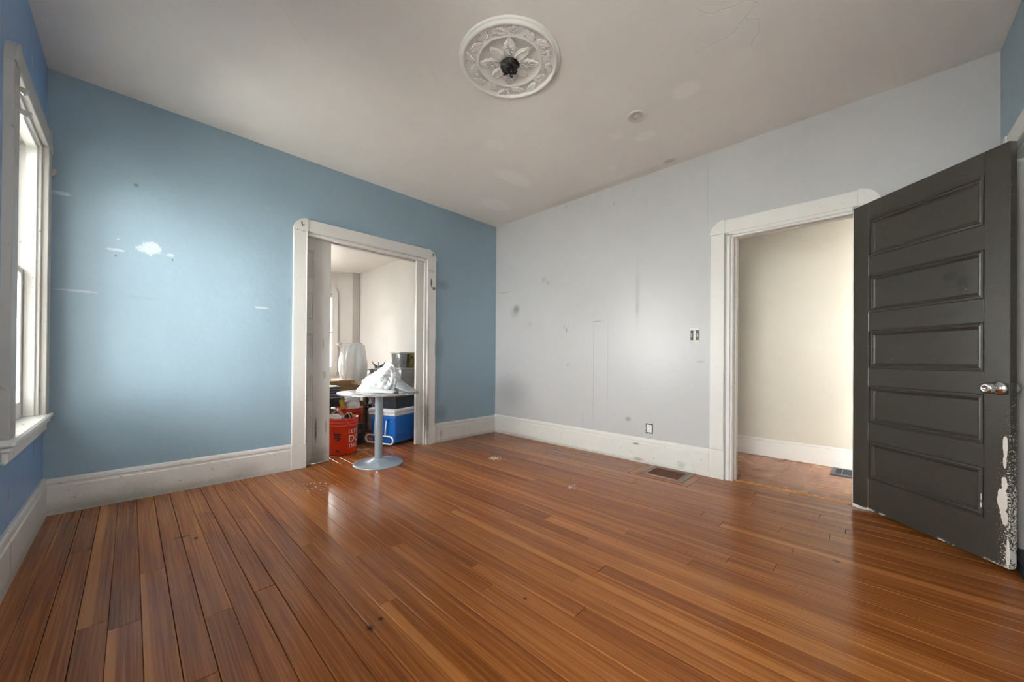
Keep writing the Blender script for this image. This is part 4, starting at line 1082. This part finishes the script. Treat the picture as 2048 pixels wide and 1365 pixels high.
# ---- cartons and boxes behind the buckets
m_card = simple('cardboard', (.34, .19, .085), .75, var=.1, vscale=14); m_card2 = simple('cardboard_dark', (.22, .115, .055), .75, var=.12, vscale=14); m_tape = simple('packing_tape', (.45, .33, .18), .3)
def carton(loc, sx, sy, h, label, mat=None, flaps=(), rz=0, wall=.004):
    mat = mat or m_card
    r = tag(empty('carton', loc, rz), label, 'box')
    w = wall; mb = MB()
    mb.box(0, sx, 0, w, 0, h).box(0, sx, sy - w, sy, 0, h).box(0, w, w, sy - w, 0, h).box(sx - w, sx, w, sy - w, 0, h).box(w, sx - w, w, sy - w, 0, w)
    mb.build('carton_body', mat, r)
    for (side, ang, L) in flaps:
        s_, c_ = math.sin(ang), math.cos(ang)
        f = MB()
        if side == 'S': f.add([(0, 0, h), (sx, 0, h), (sx, -L*s_, h + L*c_), (0, -L*s_, h + L*c_), (0, w, h), (sx, w, h), (sx, w - L*s_, h + L*c_), (0, w - L*s_, h + L*c_)], [(0,1,2,3),(4,5,6,7),(0,1,5,4),(1,2,6,5),(2,3,7,6),(3,0,4,7)])
        if side == 'N': f.add([(0, sy, h), (sx, sy, h), (sx, sy + L*s_, h + L*c_), (0, sy + L*s_, h + L*c_), (0, sy - w, h), (sx, sy - w, h), (sx, sy - w + L*s_, h + L*c_), (0, sy - w + L*s_, h + L*c_)], [(0,1,2,3),(4,5,6,7),(0,1,5,4),(1,2,6,5),(2,3,7,6),(3,0,4,7)])
        if side == 'E': f.add([(sx, 0, h), (sx, sy, h), (sx + L*s_, sy, h + L*c_), (sx + L*s_, 0, h + L*c_), (sx - w, 0, h), (sx - w, sy, h), (sx - w + L*s_, sy, h + L*c_), (sx - w + L*s_, 0, h + L*c_)], [(0,1,2,3),(4,5,6,7),(0,1,5,4),(1,2,6,5),(2,3,7,6),(3,0,4,7)])
        if side == 'W': f.add([(0, 0, h), (0, sy, h), (-L*s_, sy, h + L*c_), (-L*s_, 0, h + L*c_), (w, 0, h), (w, sy, h), (w - L*s_, sy, h + L*c_), (w - L*s_, 0, h + L*c_)], [(0,1,2,3),(4,5,6,7),(0,1,5,4),(1,2,6,5),(2,3,7,6),(3,0,4,7)])
        f.build('flap', mat, r)
    return r
c_tall = carton((-1.485, 1.54, 0), .30, .30, .60, 'tall brown open carton whose flap rises above the table rim', m_card, [('E', 1.35, .20), ('N', .25, .05)])
c_low = carton((-1.50, 1.205, 0), .24, .26, .405, 'brown carton under the table rim holding a crumpled bag', m_card2)
V, Fc = blob(lambda a, t: (.10*math.cos(a)*(1-t**2)**.5 , .10*math.sin(a)*(1-t**2)**.5, .105*t), 32, 18, .05, 11, 5)
o = MB().add(V, Fc, True).build('plastic_bag', m_bag); o.location = (-1.385, 1.33, .375); tag(o, 'small crumpled bag stuffed into the carton behind the table pole', 'bag')
V, Fc = blob(lambda a, t: (.095*math.cos(a)*(1-t**2)**.5 , .09*math.sin(a)*(1-t**2)**.5, -.04 + .15*t), 32, 18, .045, 10, 9)
V = [(x, y, z) for x, y, z in V]
o = MB().add(V, Fc, True).build('plastic_bag', m_bag_c); o.location = (-1.50, .99, .330); tag(o, 'dull beige clear bag bulging out of the rear bucket', 'bag')
m_yel = simple('yellow_card', (.55, .38, .03), .6)
o = MB().cbox(-.025, .025, -.002, .002, 0, .17, .001).build('folder', m_yel); o.location = (-1.635, .985, .302); o.rotation_euler = (.12, -.1, -.7); tag(o, 'yellow folder standing in the rear bucket', 'folder')

# magazines and printed dark box
base = carton((-1.745, 1.30, 0), .21, .185, .305, 'plain carton under the dark printed box', m_card2)
m_dprint = NT('dark_print'); _f = m_dprint.noise(m_dprint.coord(), 14, 3); m_dprint.col(m_dprint.ramp(_f, [(.45, (.02, .02, .025)), (.58, (.05, .06, .07)), (.72, (.35, .30, .24))])); m_dprint.set(Roughness=.3); m_dprint = m_dprint.m
o = empty('game_box', (-1.742, 1.302, .3055)); tag(o, 'dark printed box below the pile of magazines', 'box')
MB().cbox(0, .20, 0, .175, 0, .165, .002).build('box_body', m_dprint, o); MB().cbox(-.001, .201, -.001, .176, .160, .170, .001).build('box_lid', simple('pale_edge', (.45, .42, .40), .5), o)
z = .476; cols = [(.06, .06, .065), (.30, .29, .30), (.04, .04, .045), (.22, .20, .25), (.05, .05, .05), (.35, .33, .33), (.03, .03, .03), (.72, .71, .70)]
desc = ['charcoal', 'grey', 'black', 'mauve grey', 'dark grey', 'light grey', 'jet black', 'white']
posn = ['lowest', 'second lowest', 'third lowest', 'fourth lowest', 'fourth from the top', 'third from the top', 'second from the top', 'topmost']
jr2 = random.Random(4)
for k, c in enumerate(cols):
    h = [.022, .016, .020, .018, .016, .014, .020, .012][k]
    r = tag(empty('magazine', (-1.738 + jr2.uniform(-.006, .006), 1.305 + jr2.uniform(-.004, .004), z), jr2.uniform(-.04, .04)), f'{desc[k]} magazine lying {posn[k]} in the pile left of the cartons', 'magazine', 'magazines piled on the dark printed box')
    MB().cbox(.002, .188, .002, .166, .002, h - .002, .0008).build('pages', simple('pages', (.60, .57, .52), .8) if 'pages' not in bpy.data.materials else bpy.data.materials['pages'], r)
    mcv = simple('magazine_cover_%d' % k, c, .35)
    MB().cbox(0, .19, 0, .168, 0, .0025, .0005).cbox(0, .19, 0, .168, h - .0025, h, .0005).cbox(0, .19, 0, .0022, 0, h, .0005).cbox(0, .0022, 0, .168, 0, h, .0005).build('cover', mcv, r)
    z += h + .0004
o = tag(empty('jar', (-1.715, 1.345, z)), 'small dark teal jar on top of the magazine pile', 'jar')
MB().lathe([(0, 0), (.018, 0), (.02, .004), (.02, .035), (.015, .042), (.015, .046)], 20, cap=False).build('jar_body', simple('teal_glass', (.02, .06, .08), .15), o)
MB().lathe([(.017, .044), (.017, .058), (0, .059)], 20, cap=False).build('jar_lid', m_blackp, o)

# yellow tan box with vase
carton((-1.315, 1.955, 0), .24, .34, .525, 'plain brown carton under the yellow tan box', m_card2)
o = tag(empty('yellow_box', (-1.31, 1.96, .5258)), 'yellow tan box with white top under the glass vase', 'box')
MB().cbox(0, .23, 0, .33, 0, .125, .003).build('box_body', simple('tan_yellow', (.56, .38, .15), .6), o); MB().cbox(-.002, .232, -.002, .332, .122, .134, .002).build('box_lid', simple('cream_lid', (.78, .76, .72), .5), o)
t = NT('cut_glass'); t.col((.86, .88, .88)); t.set(Roughness=.10, Specular_IOR_Level=.7, Alpha=.42); m_glass = t.m
vs = tag(empty('flower_vase', (-1.195, 2.10, .6600)), 'tall clear glass vase with fluted flaring rim', 'vase')
def fluted(prof, n=48, fl=12, amp=.06):
    V = []; Fc = []; p = len(prof)
    for k in range(n):
        a = 2*math.pi*k/n
        for (r, z) in prof:
            rr = r * (1 + amp * math.cos(fl * a) * min(1, r / .05)); V.append((rr*math.cos(a), rr*math.sin(a), z))
    for k in range(n):
        for i in range(p - 1): Fc.append((k*p+i, ((k+1) % n)*p+i, ((k+1) % n)*p+i+1, k*p+i+1))
    return V, Fc
V, Fc = fluted([(0, .0), (.042, .0), (.044, .006), (.020, .016), (.016, .024), (.034, .040), (.038, .055), (.030, .070), (.012, .080), (.014, .10), (.017, .18), (.021, .28), (.028, .37), (.043, .45), (.068, .51), (.098, .545), (.096, .547), (.064, .51), (.039, .45), (.024, .37), (.017, .28), (.012, .12), (0, .11)])
MB().add(V, Fc, True).build('vase_body', m_glass, vs)

# draped lamp on a side table
m_stand = simple('dark_wood', (.10, .05, .025), .4)
st = tag(empty('side_table', (-.84, 2.62, 0)), 'low wooden side table under the plastic draped lamp', 'table')
MB().cbox(-.17, .17, -.17, .17, .47, .50, .005).build('table_top', m_stand, st)
for sx in (-1, 1):
    for sy in (-1, 1): MB().cbox(sx*.14 - .02, sx*.14 + .02, sy*.14 - .02, sy*.14 + .02, 0, .47, .003).build('leg', m_stand, st)
t = NT('thin_plastic'); t.col((.84, .86, .88)); t.set(Roughness=.3, Specular_IOR_Level=.5); t.bump(t.noise(t.mapping(t.coord(), (1, 1, .35)), 26, 4, .6, .6), .5, .008); m_drape = t.m
dl = tag(empty('table_lamp', (-.83, 2.62, .5005)), 'table lamp shrouded in white plastic beside the glass vase', 'lamp')
def drf(a, t):
    z = .735 * t
    r = .225 - .015*t if t < .55 else .2168 - .065*((t - .55)/.45)**1.2
    if t > .97: r *= .8
    r *= 1 + .05*math.sin(5*a + 2*t) + .035*math.sin(11*a - 3*t)
    if t < .35: r *= .80 + .57*t
    return (r*math.cos(a), r*math.sin(a), z)
V, Fc = blob(drf, 72, 36, .022, 5, 12)
MB().add(V, Fc, True).build('plastic_cover', m_drape, dl)
MB().lathe([(0, 0), (.08, 0), (.08, .015), (.02, .03), (.015, .35), (0, .35)], 24, cap=False).build('lamp_base', m_stand, dl)

# plastic bins by the right wall
def clear_bin(loc, sx, sy, h, body, lid, label, contents=None, handle=True):
    r = tag(empty('storage_bin', loc), label, 'storage bin', 'plastic storage bins in the back room')
    bm = bmesh.new(); bmesh.ops.create_cube(bm, size=1)
    for v in bm.verts:
        k = .02 if v.co.z < 0 else 0
        v.co = Vector((k if v.co.x < 0 else sx - k, k if v.co.y < 0 else sy - k, 0 if v.co.z < 0 else h))
    bmesh.ops.bevel(bm, geom=[e for e in bm.edges], offset=.015, segments=3, affect='EDGES', profile=.5)
    MB().frombm(bm, True).build('bin_body', body, r)
    MB().rbox(-.012, sx + .012, -.012, sy + .012, h - .006, h + .018, .006, 2).build('bin_lid', lid, r)
    if handle: MB().rbox(sx*.3, sx*.7, -.018, -.004, h - .05, h - .028, .005, 2).build('bin_handle', lid, r)
    if contents:
        for (x0, x1, z0, z1, mt, nm) in contents: MB().cbox(x0, x1, -.0015, .012, z0, z1, .001).build(nm, mt, r)
    return r
m_bin1 = simple('bin_grey_clear', (.46, .44, .43), .22, var=.18, vscale=7); m_bin2 = simple('bin_pink_clear', (.44, .33, .34), .22, var=.25, vscale=9); m_bin3 = simple('bin_smoke', (.40, .41, .43), .2, var=.25, vscale=16)
m_bin4 = simple('bin_amber', (.36, .27, .11), .22, var=.4, vscale=12); m_lidw = simple('bin_lid_clear', (.62, .60, .57), .25); m_lidp = simple('bin_lid_purple', (.085, .03, .065), .3); m_lida = simple('bin_lid_amber', (.50, .38, .24), .25)
clear_bin((-.56, 2.42, 0), .43, .45, .40, m_bin1, m_lidw, 'grey plastic bin at the bottom under the winged ornament')
clear_bin((-.56, 2.42, .4185), .43, .45, .36, m_bin1, m_lidw, 'grey plastic bin directly under the winged ornament')
clear_bin((-.43, 1.76, 0), .34, .44, .42, m_bin1, m_lidw, 'grey plastic bin on the floor behind the table bag')
clear_bin((-.43, 1.76, .4385), .34, .44, .37, m_bin1, m_lidw, 'greyish clear bin under the two small bins by the jamb')
clear_bin((-.435, 1.79, .8270), .145, .30, .235, m_bin3, m_lidw, 'small clear bin with grey contents on the tall stack')
clear_bin((-.255, 1.79, .8270), .150, .30, .235, m_bin4, m_lida, 'small clear bin with amber contents next to the jamb', [(.02, .06, .15, .2, simple('olive_jar', (.10, .09, .04), .4), 'jar_inside')])
clear_bin((-1.225, 1.20, 0), .45, .29, .300, m_bin2, m_lidp, 'pinkish clear bin with purple lid behind the cooler', [(.10, .22, .03, .16, simple('peach_paper', (.55, .34, .20), .7), 'paper_inside')])
m_pbox = NT('printed_box'); _s = m_pbox.sep(m_pbox.coord()); _w = m_pbox.noise(m_pbox.coord(), 9, 1); m_pbox.col(m_pbox.mix(m_pbox.rng(_w, .54, .57), (.46, .34, .31), (.03, .015, .018))); m_pbox.set(Roughness=.5); m_pbox = m_pbox.m
o = tag(empty('printed_box', (-1.15, 1.235, .3185)), 'pink box with dark printed shapes under the table top', 'box')
MB().cbox(0, .34, 0, .24, 0, .150, .002).build('box_body', m_pbox, o); MB().cbox(-.004, .344, -.004, .244, .146, .166, .002).build('box_lid', simple('maroon_lid', (.16, .05, .045), .45), o)
o = tag(empty('bottle', (-1.185, 1.222, .3185)), 'small blue and white bottle on the purple bin lid', 'bottle')
MB().lathe([(0, 0), (.022, 0), (.022, .045)], 20, cap=False).build('bottle_body', simple('blue_bottle', (.01, .05, .16), .3), o)
MB().lathe([(.022, .045), (.021, .075), (.012, .085), (.012, .105), (0, .106)], 20, cap=False).build('bottle_neck', m_whitep, o)
# winged ornament
m_wing = simple('wing_grey', (.16, .165, .19), .45, var=.35, vscale=30)
wo = tag(empty('winged_ornament', (-.395, 2.60, .7970)), 'grey ornament with two raised wings on the clear bin', 'ornament')
ang = -.80
for s in (-1, 1):
    V2 = [(.006, .0), (.062, .0), (.068, .035), (.085, .06), (.105, .09), (.118, .135), (.098, .10), (.062, .072), (.034, .062), (.014, .045), (.006, .03)]
    mb = MB(); pts = [(s*a, b) for a, b in V2];  pts = pts if s > 0 else pts[::-1]
    mb.prism(pts, -.008, .008, lambda a, b, d: (a*math.cos(ang) - d*math.sin(ang), a*math.sin(ang) + d*math.cos(ang), b)); mb.build('wing', m_wing, wo)
MB().lathe([(0, 0), (.014, 0), (.014, .07), (.01, .085), (.016, .10), (.012, .115), (0, .12)], 16, cap=False).build('figure_body', simple('pale_green', (.50, .53, .46), .4), wo)
